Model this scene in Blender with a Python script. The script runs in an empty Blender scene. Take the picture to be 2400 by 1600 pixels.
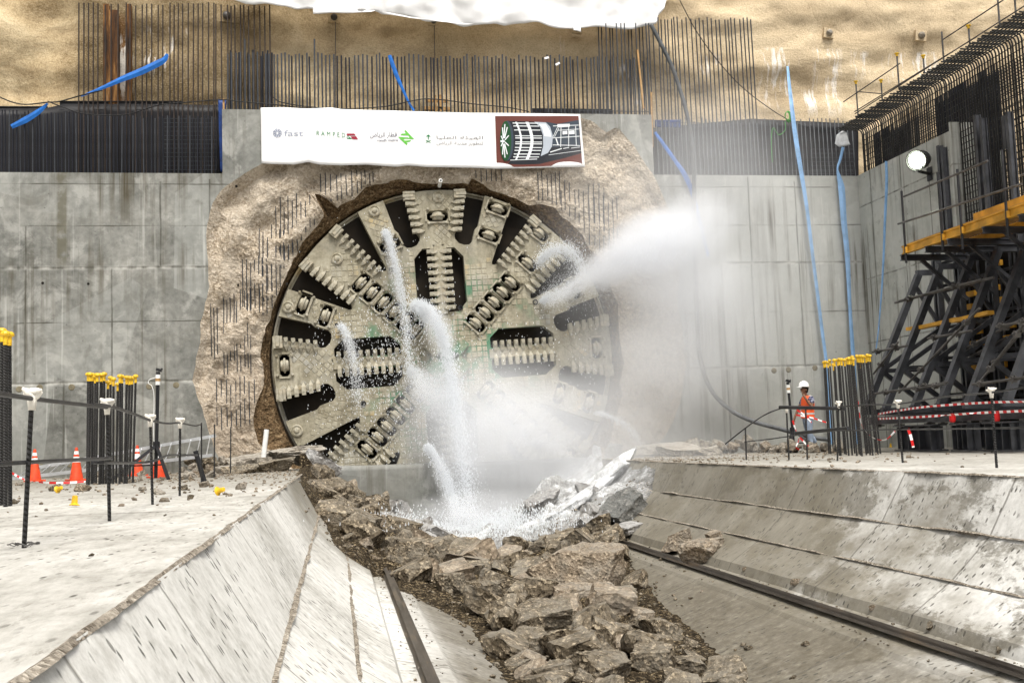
EXPOSURE = 0.95
import bpy, bmesh, math, random
import numpy as np
from mathutils import Vector, Matrix, Quaternion, noise as mnoise
from mathutils.geometry import delaunay_2d_cdt
R = math.radians
rnd = random.Random(7)
SC = bpy.context.scene
COL = SC.collection

# ------------------------------------------------------------------ camera
F = 2550.0          # focal length in photo pixels (2400 wide)
CAMZ = 0.52
def _dir(px, py): return Vector(((px-1200)/F, (800-py)/F, -1.0)).normalized()
_y = _dir(790, 1050)
_e = _dir(1790, 1050-34)
_z = _e.cross(_y).normalized()
if _z.y < 0: _z = -_z
_x = _y.cross(_z).normalized()
WC = Matrix((_x, _y, _z))            # camera -> world rotation
CAM = Vector((0, 0, CAMZ))
cam_d = bpy.data.cameras.new('camera'); cam_o = bpy.data.objects.new('camera', cam_d); COL.objects.link(cam_o)
cam_o.matrix_world = Matrix.Translation(CAM) @ WC.to_4x4()
cam_d.sensor_width = 36.0; cam_d.lens = 36.0*F/2400; cam_d.clip_start = .05; cam_d.clip_end = 500
SC.camera = cam_o
def ray(px, py): return WC @ _dir(px, py)
def onY(px, py, Y):
    d = ray(px, py); return CAM + d*((Y-CAM.y)/d.y)
def onX(px, py, X):
    d = ray(px, py); return CAM + d*((X-CAM.x)/d.x)
def onZ(px, py, Z=0.0):
    d = ray(px, py); return CAM + d*((Z-CAM.z)/d.z)
YW = 30.6           # front of the concrete wall
YH = 31.0           # front of the cutter head
YB = 32.15          # shotcrete face behind the wall

# ------------------------------------------------------------------ object helpers
def tag(o, label=None, cat=None, group=None, kind=None):
    if label: o['label'] = label
    if cat: o['category'] = cat
    if group: o['group'] = group
    if kind: o['kind'] = kind
    return o
def empty(name, loc=(0, 0, 0), label=None, cat=None, group=None):
    o = bpy.data.objects.new(name, None); COL.objects.link(o); o.location = loc; o.empty_display_size = .2
    return tag(o, label, cat, group)
def put(o, parent):
    o.parent = parent
    if parent is not None:
        o.matrix_parent_inverse = world_of(parent).inverted()
    return o
def world_of(o):
    m = o.matrix_basis.copy()
    if o.parent: m = world_of(o.parent) @ o.matrix_parent_inverse @ m
    return m
def mesh_obj(name, verts, faces, mat, parent=None, smooth=False, mats=None, midx=None, uv=None):
    me = bpy.data.meshes.new(name)
    me.from_pydata([tuple(v) for v in verts], [], faces)
    for m in (mats or [mat]): me.materials.append(m)
    if midx is not None: me.polygons.foreach_set('material_index', midx)
    if smooth: me.polygons.foreach_set('use_smooth', [True]*len(me.polygons))
    if uv is not None:
        l = me.uv_layers.new(name='UVMap')
        idx = np.zeros(len(me.loops), dtype=np.int32); me.loops.foreach_get('vertex_index', idx)
        l.data.foreach_set('uv', np.asarray(uv, dtype=np.float32)[idx].ravel())
    me.update()
    o = bpy.data.objects.new(name, me); COL.objects.link(o)
    if parent is not None: put(o, parent)
    return o
def frame_of(t):
    t = t.normalized()
    a = Vector((0, 0, 1)) if abs(t.z) < .9 else Vector((1, 0, 0))
    u = t.cross(a).normalized(); return u, t.cross(u).normalized()
class MB:
    def __init__(s): s.v = []; s.f = []; s.m = []
    def add(s, vs, fs, mi=0):
        b = len(s.v); s.v += [Vector(v) for v in vs]; s.f += [tuple(b+i for i in f) for f in fs]; s.m += [mi]*len(fs); return s
    def box(s, c, d, rot=None, mi=0):
        c = Vector(c); vs = []
        for z in (-.5, .5):
            for y in (-.5, .5):
                for x in (-.5, .5):
                    p = Vector((x*d[0], y*d[1], z*d[2]))
                    if rot is not None: p = rot @ p
                    vs.append(c+p)
        return s.add(vs, [(0, 2, 3, 1), (4, 5, 7, 6), (0, 1, 5, 4), (2, 6, 7, 3), (0, 4, 6, 2), (1, 3, 7, 5)], mi)
    def tube(s, p, q, r, n=6, r2=None, mi=0, caps=True):
        return s.poly([p, q], [r, r if r2 is None else r2], n, mi, caps)
    def poly(s, pts, r, n=6, mi=0, caps=True):
        pts = [Vector(p) for p in pts]; k = len(pts)
        rs = r if isinstance(r, (list, tuple)) else [r]*k
        vs = []; u = None
        for i, p in enumerate(pts):
            t = (pts[min(i+1, k-1)]-pts[max(i-1, 0)])
            if t.length < 1e-9: t = Vector((0, 0, 1))
            t.normalize()
            if u is None: u, w = frame_of(t)
            else:
                u = (u - t*u.dot(t)).normalized(); w = t.cross(u)
            for j in range(n):
                a = 2*math.pi*j/n; vs.append(p + (u*math.cos(a)+w*math.sin(a))*rs[i])
        fs = []
        for i in range(k-1):
            for j in range(n):
                a = i*n+j; b = i*n+(j+1) % n
                fs.append((a, b, b+n, a+n))
        if caps: fs += [tuple(range(n-1, -1, -1)), tuple(range((k-1)*n, k*n))]
        return s.add(vs, fs, mi)
    def bar(s, p, q, w, h, up=None, mi=0):     # rectangular beam
        p = Vector(p); q = Vector(q); t = (q-p).normalized()
        up = Vector(up) if up is not None else Vector((0, 0, 1))
        u = t.cross(up)
        if u.length < 1e-4: u = t.cross(Vector((0, 1, 0)))
        u.normalize(); n = u.cross(t)
        vs = [c+u*(a*w/2)+n*(b*h/2) for c in (p, q) for a, b in ((-1, -1), (1, -1), (1, 1), (-1, 1))]
        return s.add(vs, [(0, 1, 2, 3), (7, 6, 5, 4), (0, 4, 5, 1), (1, 5, 6, 2), (2, 6, 7, 3), (3, 7, 4, 0)], mi)
    def ibeam(s, p, q, w, h, t=.02, up=None):
        p = Vector(p); q = Vector(q); d = (q-p).normalized(); up = Vector(up) if up is not None else Vector((0, 0, 1))
        u = d.cross(up).normalized(); n = u.cross(d)
        s.bar(p+n*(h/2-t/2), q+n*(h/2-t/2), w, t, up); s.bar(p-n*(h/2-t/2), q-n*(h/2-t/2), w, t, up)
        return s.bar(p, q, t, h-2*t, up)
    def lathe(s, o, ax, prof, n=20, mi=0):      # prof: (radius, height along ax)
        o = Vector(o); ax = Vector(ax).normalized(); u, w = frame_of(ax); vs = []; fs = []
        for r, h in prof:
            for j in range(n):
                a = 2*math.pi*j/n; vs.append(o+ax*h+(u*math.cos(a)+w*math.sin(a))*r)
        for i in range(len(prof)-1):
            for j in range(n):
                a = i*n+j; b = i*n+(j+1) % n; fs.append((a, b, b+n, a+n))
        fs += [tuple(range(n-1, -1, -1)), tuple(range((len(prof)-1)*n, len(prof)*n))]
        return s.add(vs, fs, mi)
    def build(s, name, mat, parent=None, smooth=False, mats=None):
        o = mesh_obj(name, s.v, s.f, mat, parent, smooth, mats, s.m if mats else None)
        return o
def origin_to(o, p):
    """move a top-level mesh's origin to p (vertices stay where they are)"""
    p = Vector(p); o.data.transform(Matrix.Translation(-p)); o.location = p; return o
def auto_origin(o):
    n = len(o.data.vertices); a = np.zeros(n*3); o.data.vertices.foreach_get('co', a); a = a.reshape(-1, 3)
    return origin_to(o, (float((a[:, 0].min()+a[:, 0].max())/2), float((a[:, 1].min()+a[:, 1].max())/2), float(a[:, 2].min())))
def spline(pts, k=8):
    pts = [Vector(p) for p in pts]; out = []
    P = [pts[0]*2-pts[1]] + pts + [pts[-1]*2-pts[-2]]
    for i in range(1, len(P)-2):
        a, b, c, d = P[i-1:i+3]
        for j in range(k):
            t = j/k
            out.append(.5*((2*b)+(c-a)*t+(2*a-5*b+4*c-d)*t*t+(-a+3*b-3*c+d)*t**3))
    return out+[pts[-1]]
def in_poly(x, y, P):
    c = False; j = len(P)-1
    for i in range(len(P)):
        xi, yi = P[i]; xj, yj = P[j]
        if (yi > y) != (yj > y) and x < (xj-xi)*(y-yi)/(yj-yi)+xi: c = not c
        j = i
    return c
def dist_poly(x, y, P):
    best = 1e9
    for i in range(len(P)):
        ax, ay = P[i-1]; bx, by = P[i]; dx, dy = bx-ax, by-ay
        t = max(0, min(1, ((x-ax)*dx+(y-ay)*dy)/max(dx*dx+dy*dy, 1e-12)))
        best = min(best, math.hypot(x-ax-t*dx, y-ay-t*dy))
    return best
def fill_holes(outer, holes):
    """triangulate a flat 2-D region; returns (points, triangles)"""
    pts = []; ed = []
    for loop in [outer]+holes:
        b = len(pts); n = len(loop); pts += [Vector(p) for p in loop]; ed += [(b+i, b+(i+1) % n) for i in range(n)]
    r = delaunay_2d_cdt(pts, ed, [], 0, 1e-5)
    V, T = r[0], r[2]; out = []
    for t in T:
        cx = sum(V[i].x for i in t)/3; cy = sum(V[i].y for i in t)/3
        if in_poly(cx, cy, outer) and not any(in_poly(cx, cy, h) for h in holes): out.append(tuple(t))
    return V, out
def slab_with_holes(outer, holes, to3, depth):
    """front face from fill_holes plus side walls; to3(u,v,d)->point, d = depth behind the face"""
    V, T = fill_holes(outer, holes)
    vs = [to3(p.x, p.y, 0) for p in V]; fs = list(T)
    for loop in [outer]+holes:
        b = len(vs); n = len(loop)
        vs += [to3(p[0], p[1], 0) for p in loop]+[to3(p[0], p[1], depth) for p in loop]
        fs += [(b+i, b+(i+1) % n, b+n+(i+1) % n, b+n+i) for i in range(n)]
    return vs, fs
def fbm(p, o=4): return mnoise.fractal(p, 1.0, 2.0, o)

# ------------------------------------------------------------------ materials
class G:
    def __init__(s, name):
        s.m = bpy.data.materials.new(name); s.m.use_nodes = True; s.t = s.m.node_tree; s.t.nodes.clear()
        s.out = s.t.nodes.new('ShaderNodeOutputMaterial'); s.tc = s.t.nodes.new('ShaderNodeTexCoord')
    def link(s, a, b): s.t.links.new(a, b)
    def set(s, sock, v):
        if isinstance(v, bpy.types.NodeSocket): s.link(v, sock)
        elif v is not None:
            if sock.type == 'RGBA' and not hasattr(v, '__len__'): v = (v, v, v, 1)
            if sock.type == 'RGBA' and len(v) == 3: v = (*v, 1)
            sock.default_value = v
    def obj(s): return s.tc.outputs['Object']
    def uv(s): return s.tc.outputs['UV']
    def map(s, vec, scale=(1, 1, 1), rot=(0, 0, 0), loc=(0, 0, 0)):
        n = s.t.nodes.new('ShaderNodeMapping'); s.set(n.inputs['Vector'], vec); n.inputs['Scale'].default_value = scale
        n.inputs['Rotation'].default_value = rot; n.inputs['Location'].default_value = loc; return n.outputs[0]
    def noise(s, vec, scale=1, detail=4, rough=.55, dist=0, color=False):
        n = s.t.nodes.new('ShaderNodeTexNoise'); s.set(n.inputs['Vector'], vec); n.inputs['Scale'].default_value = scale
        n.inputs['Detail'].default_value = detail; n.inputs['Roughness'].default_value = rough; n.inputs['Distortion'].default_value = dist
        return n.outputs['Color' if color else 'Fac']
    def vor(s, vec, scale=1, out='Distance', feature='F1', rand=1):
        n = s.t.nodes.new('ShaderNodeTexVoronoi'); n.feature = feature; s.set(n.inputs['Vector'], vec); n.inputs['Scale'].default_value = scale
        n.inputs['Randomness'].default_value = rand; return n.outputs[out]
    def math(s, op, a, b=None, c=None):
        n = s.t.nodes.new('ShaderNodeMath'); n.operation = op
        for i, v in enumerate((a, b, c)):
            if v is not None: s.set(n.inputs[i], v)
        return n.outputs[0]
    def mr(s, v, a, b, c=0, d=1):
        n = s.t.nodes.new('ShaderNodeMapRange'); s.set(n.inputs[0], v)
        for i, k in enumerate((a, b, c, d)): n.inputs[i+1].default_value = k
        return n.outputs[0]
    def mix(s, f, a, b, mode='MIX'):
        n = s.t.nodes.new('ShaderNodeMix'); n.data_type = 'RGBA'; n.blend_type = mode
        s.set(n.inputs[0], f); s.set(n.inputs[6], a); s.set(n.inputs[7], b); return n.outputs[2]
    def ramp(s, f, stops):
        n = s.t.nodes.new('ShaderNodeValToRGB'); e = n.color_ramp.elements
        while len(e) < len(stops): e.new(.5)
        for k, (p, c) in zip(e, stops):
            k.position = p; k.color = (c, c, c, 1) if not hasattr(c, '__len__') else (*c, 1)
        s.set(n.inputs[0], f); return n.outputs[0]
    def sep(s, v):
        n = s.t.nodes.new('ShaderNodeSeparateXYZ'); s.set(n.inputs[0], v); return n.outputs
    def comb(s, x, y, z):
        n = s.t.nodes.new('ShaderNodeCombineXYZ')
        for i, v in enumerate((x, y, z)): s.set(n.inputs[i], v)
        return n.outputs[0]
    def bump(s, h, strength=.5, dist=.02, prev=None):
        n = s.t.nodes.new('ShaderNodeBump'); s.set(n.inputs['Height'], h); n.inputs['Strength'].default_value = strength
        n.inputs['Distance'].default_value = dist
        if prev is not None: s.link(prev, n.inputs['Normal'])
        return n.outputs[0]
    def lines(s, coord, pos, w):
        """1 near any of the given coordinate values"""
        acc = None
        for p in pos:
            d = s.mr(s.math('ABSOLUTE', s.math('SUBTRACT', coord, p)), 0, w, 1, 0)
            acc = d if acc is None else s.math('MAXIMUM', acc, d)
        return acc
    def done(s, col, rough=.8, metal=0, normal=None, spec=.3, **kw):
        b = s.t.nodes.new('ShaderNodeBsdfPrincipled'); s.set(b.inputs['Base Color'], col); s.set(b.inputs['Roughness'], rough)
        s.set(b.inputs['Metallic'], metal); s.set(b.inputs['Specular IOR Level'], spec)
        if normal is not None: s.link(normal, b.inputs['Normal'])
        for k, v in kw.items(): s.set(b.inputs[k.replace('_', ' ')], v)
        s.link(b.outputs[0], s.out.inputs['Surface']); return s.m
def simple(name, c, rough=.6, metal=0, var=.25, scale=6, bump=0, spec=.3):
    g = G(name); n = g.noise(g.obj(), scale, 5)
    lo = tuple(x*(1-var) for x in c); hi = tuple(min(1, x*(1+var)) for x in c)
    col = g.ramp(n, [(.3, lo), (.7, hi)])
    return g.done(col, rough, metal, g.bump(g.noise(g.obj(), scale*6, 3), bump, .01) if bump else None, spec)

M = {}
def granular(g, vec, s=9.0, lo=(.13, .085, .045), mid=(.30, .23, .155), hi=(.62, .55, .45), big=.8):
    """broken concrete showing its aggregate"""
    c = g.sep(g.vor(vec, s, 'Color'))[0]
    c2 = g.sep(g.vor(vec, s*2.7, 'Color'))[1]
    k = g.math('ADD', g.math('MULTIPLY', c, .6), g.math('MULTIPLY', c2, .4))
    col = g.ramp(k, [(.12, lo), (.45, mid), (.68, tuple(x*1.2 for x in mid)), (.9, hi)])
    bign = g.noise(vec, big, 5, .6)
    col = g.mix(g.mr(bign, .3, .7, 0, .55), col, g.mix(1, col, (.55, .5, .45), 'MULTIPLY'))
    h = g.math('ADD', g.vor(vec, s, 'Distance'), g.math('MULTIPLY', g.noise(vec, s*.6, 6, .7), 1.6))
    return col, h
def wz(py, px=250): return onY(px, py, YW).z
def wx(px, py=600): return onY(px, py, YW).x
XS = onY(2010, 412, YW).x            # face of the side wall

def concrete_wall_mat(name, side=False):
    g = G(name); P = g.obj(); x, y, z = g.sep(P)
    h = y if side else x
    big = g.noise(P, .5, 6, .6); fine = g.noise(P, 5, 6, .65)
    pan = g.vor(g.map(P, (.42, .42, .38)), 1.0, 'Color', rand=.6)
    base = g.ramp(g.math('ADD', g.math('MULTIPLY', big, .6), g.math('MULTIPLY', fine, .4)),
                  [(.34, (.075, .076, .067)), (.49, (.195, .196, .178)), (.66, (.345, .34, .31))] if not side else
                  [(.30, (.34, .35, .315)), (.5, (.48, .485, .44)), (.72, (.58, .58, .54))])
    base = g.mix(g.mr(g.sep(pan)[0], .2, .9, 0, .42), base, (.40, .41, .385))
    pat = g.noise(P, .95, 7, .68, .4); base = g.mix(g.mr(pat, .53, .62, 0, .45 if not side else .3), base, (.11, .108, .09)); base = g.mix(g.mr(pat, .46, .38, 0, .45), base, (.46, .455, .42))
    if not side: base = g.mix(g.mr(x, wx(1480), wx(1640), 0, .5), base, (.52, .53, .50))  # paler pour on the right, with the mist's brightening mixed into its colour
    # rust / water streaks running down
    st = g.noise(g.map(P, (5.5, 5.5, .16)), 1, 4, .6)
    reg = g.mr(g.noise(g.map(P, (.5, .5, .35)), 1, 3), .45, .62)
    base = g.mix(g.math('MULTIPLY', g.mr(st, .50, .68), g.math('MULTIPLY', reg, .95)), base, (.06, .048, .024))
    st2 = g.noise(g.map(P, (7, 7, .22), loc=(3, 1, 0)), 1, 3, .6)
    base = g.mix(g.math('MULTIPLY', g.mr(st2, .62, .75), .45), base, (.62, .62, .58))
    # formwork panel joints
    wob = g.math('MULTIPLY', g.math('SUBTRACT', g.noise(P, 1.2, 4), .5), .05)
    zz = g.math('ADD', z, wob); hh = g.math('ADD', h, wob)
    if not side:
        jz = g.math('MAXIMUM', g.lines(zz, [wz(627), wz(895)], .05), g.math('MULTIPLY', g.lines(zz, [wz(432), wz(530), wz(755)], .03), g.mr(g.noise(P, .7, 3), .4, .6)))
        big_j = g.lines(zz, [wz(627), wz(897)], .08)
        jx = None
        for px_, ya, yb in ((376, 425, 625), (262, 625, 900), (492, 420, 640), (300, 895, 1090), (60, 530, 895), (1762, 415, 612), (1760, 612, 860), (1872, 425, 860), (1930, 860, 1040), (1690, 612, 1040), (-120, 400, 1100), (150, 895, 1090)):
            l_ = g.math('MULTIPLY', g.lines(hh, [wx(px_)], .035), g.math('MULTIPLY', g.math('GREATER_THAN', z, wz(yb, px_)), g.math('LESS_THAN', z, wz(ya, px_))))
            jx = l_ if jx is None else g.math('MAXIMUM', jx, l_)
        strip = g.mr(g.math('ABSOLUTE', g.math('SUBTRACT', hh, wx(145))), .10, .16, 1, 0)
        strip = g.math('MULTIPLY', strip, g.mr(z, wz(640), wz(600), 0, 1))
        strip = g.math('MULTIPLY', strip, g.mr(g.noise(P, 3, 3), .3, .5))
        base = g.mix(g.math('MULTIPLY', strip, .7), base, (.10, .09, .055))
    else:
        jz = g.lines(zz, [onX(2150, 425, XS).z, onX(2080, 640, XS).z, onX(2060, 800, XS).z], .035); big_j = jz
        jx = g.lines(hh, [onX(2112, 430, XS).y, onX(2178, 430, XS).y, onX(2040, 430, XS).y], .035)
    j = g.math('MULTIPLY', g.math('MAXIMUM', jz, jx), g.mr(g.noise(P, 2.2, 4), .3, .6, .4, .95))
    base = g.mix(j, base, (.055, .052, .038))
    below = g.math('MULTIPLY', g.mr(g.noise(g.map(P, (4, 4, .5)), 1, 3), .4, .65), big_j)
    base = g.mix(g.math('MULTIPLY', below, .5), base, (.7, .69, .64))
    spots = g.mr(g.vor(P, 2.6), .03, .07, 1, 0)
    base = g.mix(g.math('MULTIPLY', spots, .6), base, (.06, .055, .05))
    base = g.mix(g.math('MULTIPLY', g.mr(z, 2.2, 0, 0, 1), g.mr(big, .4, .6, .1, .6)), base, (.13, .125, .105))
    nrm = g.bump(g.math('ADD', g.math('MULTIPLY', fine, .4), g.math('MULTIPLY', j, -1)), .35, .03)
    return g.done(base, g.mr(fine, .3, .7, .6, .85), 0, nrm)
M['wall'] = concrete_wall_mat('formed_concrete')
M['side'] = concrete_wall_mat('pale_formed_concrete', True)

g = G('broken_concrete'); P = g.obj()
col, h = granular(g, P, 17, (.22, .175, .12), (.46, .39, .30), (.74, .67, .57), .5)
col = g.mix(g.mr(g.noise(P, .9, 5, .65), .42, .62, 0, .5), col, (.48, .43, .36))
col = g.mix(g.mr(g.sep(P)[2], 4.2, 1.0, 0, .45), col, (.30, .24, .18))
M['broken'] = g.done(col, .95, 0, g.bump(g.noise(g.map(P, (1.6, 1, 3.2), rot=(0, .5, 0)), 2.2, 5, .65), .55, .10, g.bump(h, .5, .035)), .1)

g = G('brown_broken_lip'); P = g.obj()
col, h = granular(g, P, 15, (.05, .033, .015), (.16, .105, .055), (.36, .27, .16), .8)
M['lip'] = g.done(col, .9, 0, g.bump(h, .8, .05), .2)

g = G('shotcrete'); P = g.obj(); x, y, z = g.sep(P)
a = g.noise(P, .55, 6, .6, .6); b = g.noise(P, 9, 6, .7)
zt = g.mr(z, onY(600, 250, YB).z, onY(600, 60, YB).z)            # damp low down, dry above
xr = g.mr(x, onY(400, 150, YB).x, onY(1750, 150, YB).x)
col = g.ramp(g.math('ADD', g.math('MULTIPLY', a, .7), g.math('MULTIPLY', b, .3)), [(.32, (.27, .19, .095)), (.48, (.50, .385, .225)), (.64, (.66, .545, .355))])
col = g.mix(g.math('MULTIPLY', xr, .55), col, (.66, .54, .38))  # bank lightened towards the right: brighter light and mist put into its colour
damp = g.math('MULTIPLY', g.mr(g.noise(g.map(P, (.9, 1, .35)), 1, 5, .6), .4, .6), g.math('SUBTRACT', 1, zt))
damp = g.math('MULTIPLY', damp, g.math('SUBTRACT', 1, g.math('MULTIPLY', g.mr(x, onY(1500, 150, YB).x, onY(1900, 150, YB).x), .75)))
col = g.mix(g.math('MULTIPLY', damp, .6), col, (.14, .10, .045))
lx = lambda p: onY(p, 150, YB).x
col = g.mix(g.math('MULTIPLY', g.math('MULTIPLY', g.mr(x, lx(170), lx(200)), g.mr(x, lx(640), lx(600))), g.mr(g.noise(P, 1.1, 5), .3, .7, .4, .9)), col, (.115, .075, .028))
rust = g.math('MULTIPLY', g.mr(g.math('ABSOLUTE', g.math('SUBTRACT', g.math('ADD', x, g.math('MULTIPLY', g.noise(P, 2, 3), .3)), lx(285)+.15)), .05, .35, 1, 0), g.mr(z, onY(280, 30, YB).z, onY(280, 60, YB).z, 0, 1) if False else g.mr(z, onY(280, 60, YB).z, onY(280, 30, YB).z, 1, 0))
col = g.mix(g.math('MULTIPLY', rust, .8), col, (.19, .075, .012))
# white lime runs: vertical streaks under ragged tops, in the places the wall weeps
dr = g.noise(g.map(P, (2.6, 1, .42)), 1, 5, .62, .35); dr2 = g.noise(g.map(P, (9, 1, 1.2)), 1, 4, .6)
def zone(x0, x1, y0, y1):
    zx = g.math('MULTIPLY', g.mr(x, lx(x0), lx(x0)+.25), g.mr(x, lx(x1)-.25, lx(x1), 1, 0))
    zz = g.math('MULTIPLY', g.mr(z, onY((x0+x1)/2, y1, YB).z, onY((x0+x1)/2, y1, YB).z+.5), g.mr(z, onY((x0+x1)/2, y0, YB).z-.1, onY((x0+x1)/2, y0, YB).z, 1, 0))
    return g.math('MULTIPLY', zx, zz)
zs = None
for q in ((1775, 1870, 110, 260), (1900, 1975, 112, 275), (1990, 2045, 118, 190), (2070, 2200, 118, 200), (1870, 1960, 205, 280), (1625, 1700, 120, 200), (325, 450, 60, 190), (1305, 1325, 85, 150), (520, 560, 115, 150), (1420, 1520, 150, 260), (260, 320, 80, 240)):
    k = zone(*q); zs = k if zs is None else g.math('MAXIMUM', zs, k)
lime = g.math('MULTIPLY', g.mr(g.math('ADD', g.math('MULTIPLY', dr, .6), g.math('MULTIPLY', dr2, .4)), .515, .56), zs)
col = g.mix(g.math('MULTIPLY', lime, .92), col, (.86, .82, .76))
spk = g.noise(P, 26, 3, .8); col = g.mix(g.mr(spk, .5, .68, 0, .6), col, g.mix(1, col, (.38, .34, .30), 'MULTIPLY')); col = g.mix(g.mr(spk, .5, .34, 0, .35), col, (.72, .6, .43))
ln = g.noise(g.map(P, (.25, 1, 1.6)), 1, 4, .6)
col = g.mix(g.mr(ln, .5, .7, 0, .4), col, (.30, .22, .13))
h = g.math('ADD', g.math('MULTIPLY', b, .8), g.math('MULTIPLY', g.noise(P, 24, 4), .5))
M['shotcrete'] = g.done(col, .9, 0, g.bump(a, .6, .25, g.bump(h, .65, .04)), .2)

def floor_mat(name, right=False):
    g = G(name); P = g.obj(); x, y, z = g.sep(P)
    big = g.noise(P, .45, 6, .6); f = g.noise(g.map(P, (7, 2.2, 1)), 1, 7, .75); sc = g.noise(g.map(P, (2.4, 1.0, 1)), 1.0, 7, .75)
    col = g.ramp(g.math('ADD', g.math('MULTIPLY', big, .5), g.math('MULTIPLY', f, .5)), [(.34, (.24, .228, .198)), (.49, (.47, .455, .415)), (.66, (.70, .685, .645))])
    col = g.mix(g.mr(sc, .53, .7, 0, .6), col, (.30, .28, .24))
    sp = g.mr(g.vor(g.map(P, (15, 4, 1)), 1), .10, .22, 1, 0)
    col = g.mix(g.math('MULTIPLY', sp, g.mr(g.noise(P, 1.3, 4), .38, .55, .1, .9)), col, (.075, .068, .055))
    dk = g.mr(g.noise(g.map(P, (13, 3.5, 1)), 1, 7, .8), .54, .64)
    col = g.mix(g.math('MULTIPLY', dk, g.mr(g.noise(P, .9, 5, .6), .4, .62, .1, .8)), col, (.17, .155, .125))
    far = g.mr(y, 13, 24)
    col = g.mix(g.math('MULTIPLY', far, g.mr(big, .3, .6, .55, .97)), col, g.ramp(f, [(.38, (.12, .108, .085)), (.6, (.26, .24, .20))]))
    jl = g.lines(g.math('ADD', y, g.math('MULTIPLY', g.noise(P, 1.5, 4), .12)), [10.4], .05)
    col = g.mix(g.math('MULTIPLY', jl, .7), col, (.13, .12, .10))
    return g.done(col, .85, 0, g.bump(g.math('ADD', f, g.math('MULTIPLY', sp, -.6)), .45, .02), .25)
M['floor'] = floor_mat('slab_concrete')

g = G('cradle_concrete'); U = g.uv(); u, v, _ = g.sep(U); P = g.obj(); x, y, z = g.sep(P)
# u runs along the trench, v down and up its sides
big = g.noise(P, .55, 6, .6); f = g.noise(P, 11, 7, .75); st = g.noise(g.map(U, (6, 3.4, 1)), 1, 7, .75); st2 = g.noise(g.map(U, (8, 2.6, 1), loc=(7, 0, 0)), 1, 6, .75)
col = g.ramp(g.math('ADD', g.math('ADD', g.math('MULTIPLY', st, .10), g.math('MULTIPLY', f, .5)), g.math('MULTIPLY', big, .4)), [(.36, (.38, .37, .335)), (.48, (.60, .59, .555)), (.60, (.76, .75, .715))])
def flecks(sc, loc, r0, r1, mlo, mhi, ns):
    return g.math('MULTIPLY', g.mr(g.vor(g.map(U, sc, loc=loc), 1), r0, r1, 1, 0), g.mr(g.noise(U, ns, 4), mlo, mhi))
pit = flecks((14, 7.5, 1), (0, 0, 0), .17, .25, .40, .52, 1.3)
pit2 = flecks((7, 3.6, 1), (3, 5, 0), .09, .14, .46, .56, .9)
grey = g.mr(st2, .56, .68, 0, .22)
col = g.mix(grey, col, (.27, .26, .23))
blot = g.mr(g.noise(g.map(U, (1.3, .8, 1), loc=(2, 9, 0)), 1.0, 7, .7), .55, .63, 0, .5)
col = g.mix(blot, col, (.33, .315, .275))
pt = g.noise(g.map(U, (.55, .95, 1), loc=(4, 2, 0)), 1.0, 7, .72)
col = g.mix(g.math('MULTIPLY', g.mr(pt, .505, .55, 0, .8), g.mr(x, 2.5, 4.2)), col, g.ramp(f, [(.38, (.12, .11, .088)), (.6, (.24, .225, .19))]))
# damp: towards the head, and large patches of the right flank and floor
dn = g.noise(g.map(U, (.5, .8, 1)), 1, 5, .65)
damp = g.mr(g.math('ADD', y, g.math('MULTIPLY', g.math('SUBTRACT', dn, .5), 16)), 13, 19)
rt = g.math('MULTIPLY', g.mr(x, 1.0, 3.2), g.mr(g.math('ADD', g.math('ADD', y, g.math('MULTIPLY', g.math('SUBTRACT', dn, .5), 14)), g.math('MULTIPLY', g.math('MAXIMUM', z, -2.0), -2.6)), 11.6, 15.5))
rt = g.math('MULTIPLY', rt, 1.0)
damp = g.math('MAXIMUM', damp, rt)
col = g.mix(g.math('MULTIPLY', damp, .88), col, g.ramp(g.math('ADD', g.math('MULTIPLY', st, .5), g.math('MULTIPLY', big, .5)), [(.3, (.10, .086, .06)), (.52, (.185, .165, .122)), (.72, (.29, .265, .205))]))
mud = g.math('MULTIPLY', g.mr(z, -1.44, -1.6), g.mr(big, .35, .62, .98, .72))
col = g.mix(mud, col, g.ramp(g.math('ADD', g.math('MULTIPLY', f, .5), g.math('MULTIPLY', st, .5)), [(.38, (.085, .072, .05)), (.52, (.145, .128, .096)), (.64, (.26, .24, .19))]))
col = g.mix(g.math('MULTIPLY', g.math('MAXIMUM', pit, pit2), .85), col, (.07, .065, .055))
jl = g.lines(g.math('ADD', u, g.math('MULTIPLY', g.noise(U, 1.5, 3), .06)), [1.6, 3.2, 4.8, 6.4, 8.3, 10.2, 12.4, 15.2, 18.2, 21.4, 24.5], .025)
col = g.mix(g.math('MULTIPLY', jl, .75), col, (.12, .11, .09))
M['cradle'] = g.done(col, g.mix(damp, .8, .5), 0, g.bump(g.math('ADD', g.math('MULTIPLY', g.math('ADD', f, st), .4), g.math('MULTIPLY', g.math('ADD', pit, jl), -1)), .45, .02), .3)

g = G('crumbled_joint'); P = g.obj(); col, h = granular(g, P, 30, (.12, .10, .075), (.31, .275, .225), (.58, .53, .45), .8)
M['ridge'] = g.done(col, .9, 0, g.bump(h, .6, .03), .2)

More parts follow.
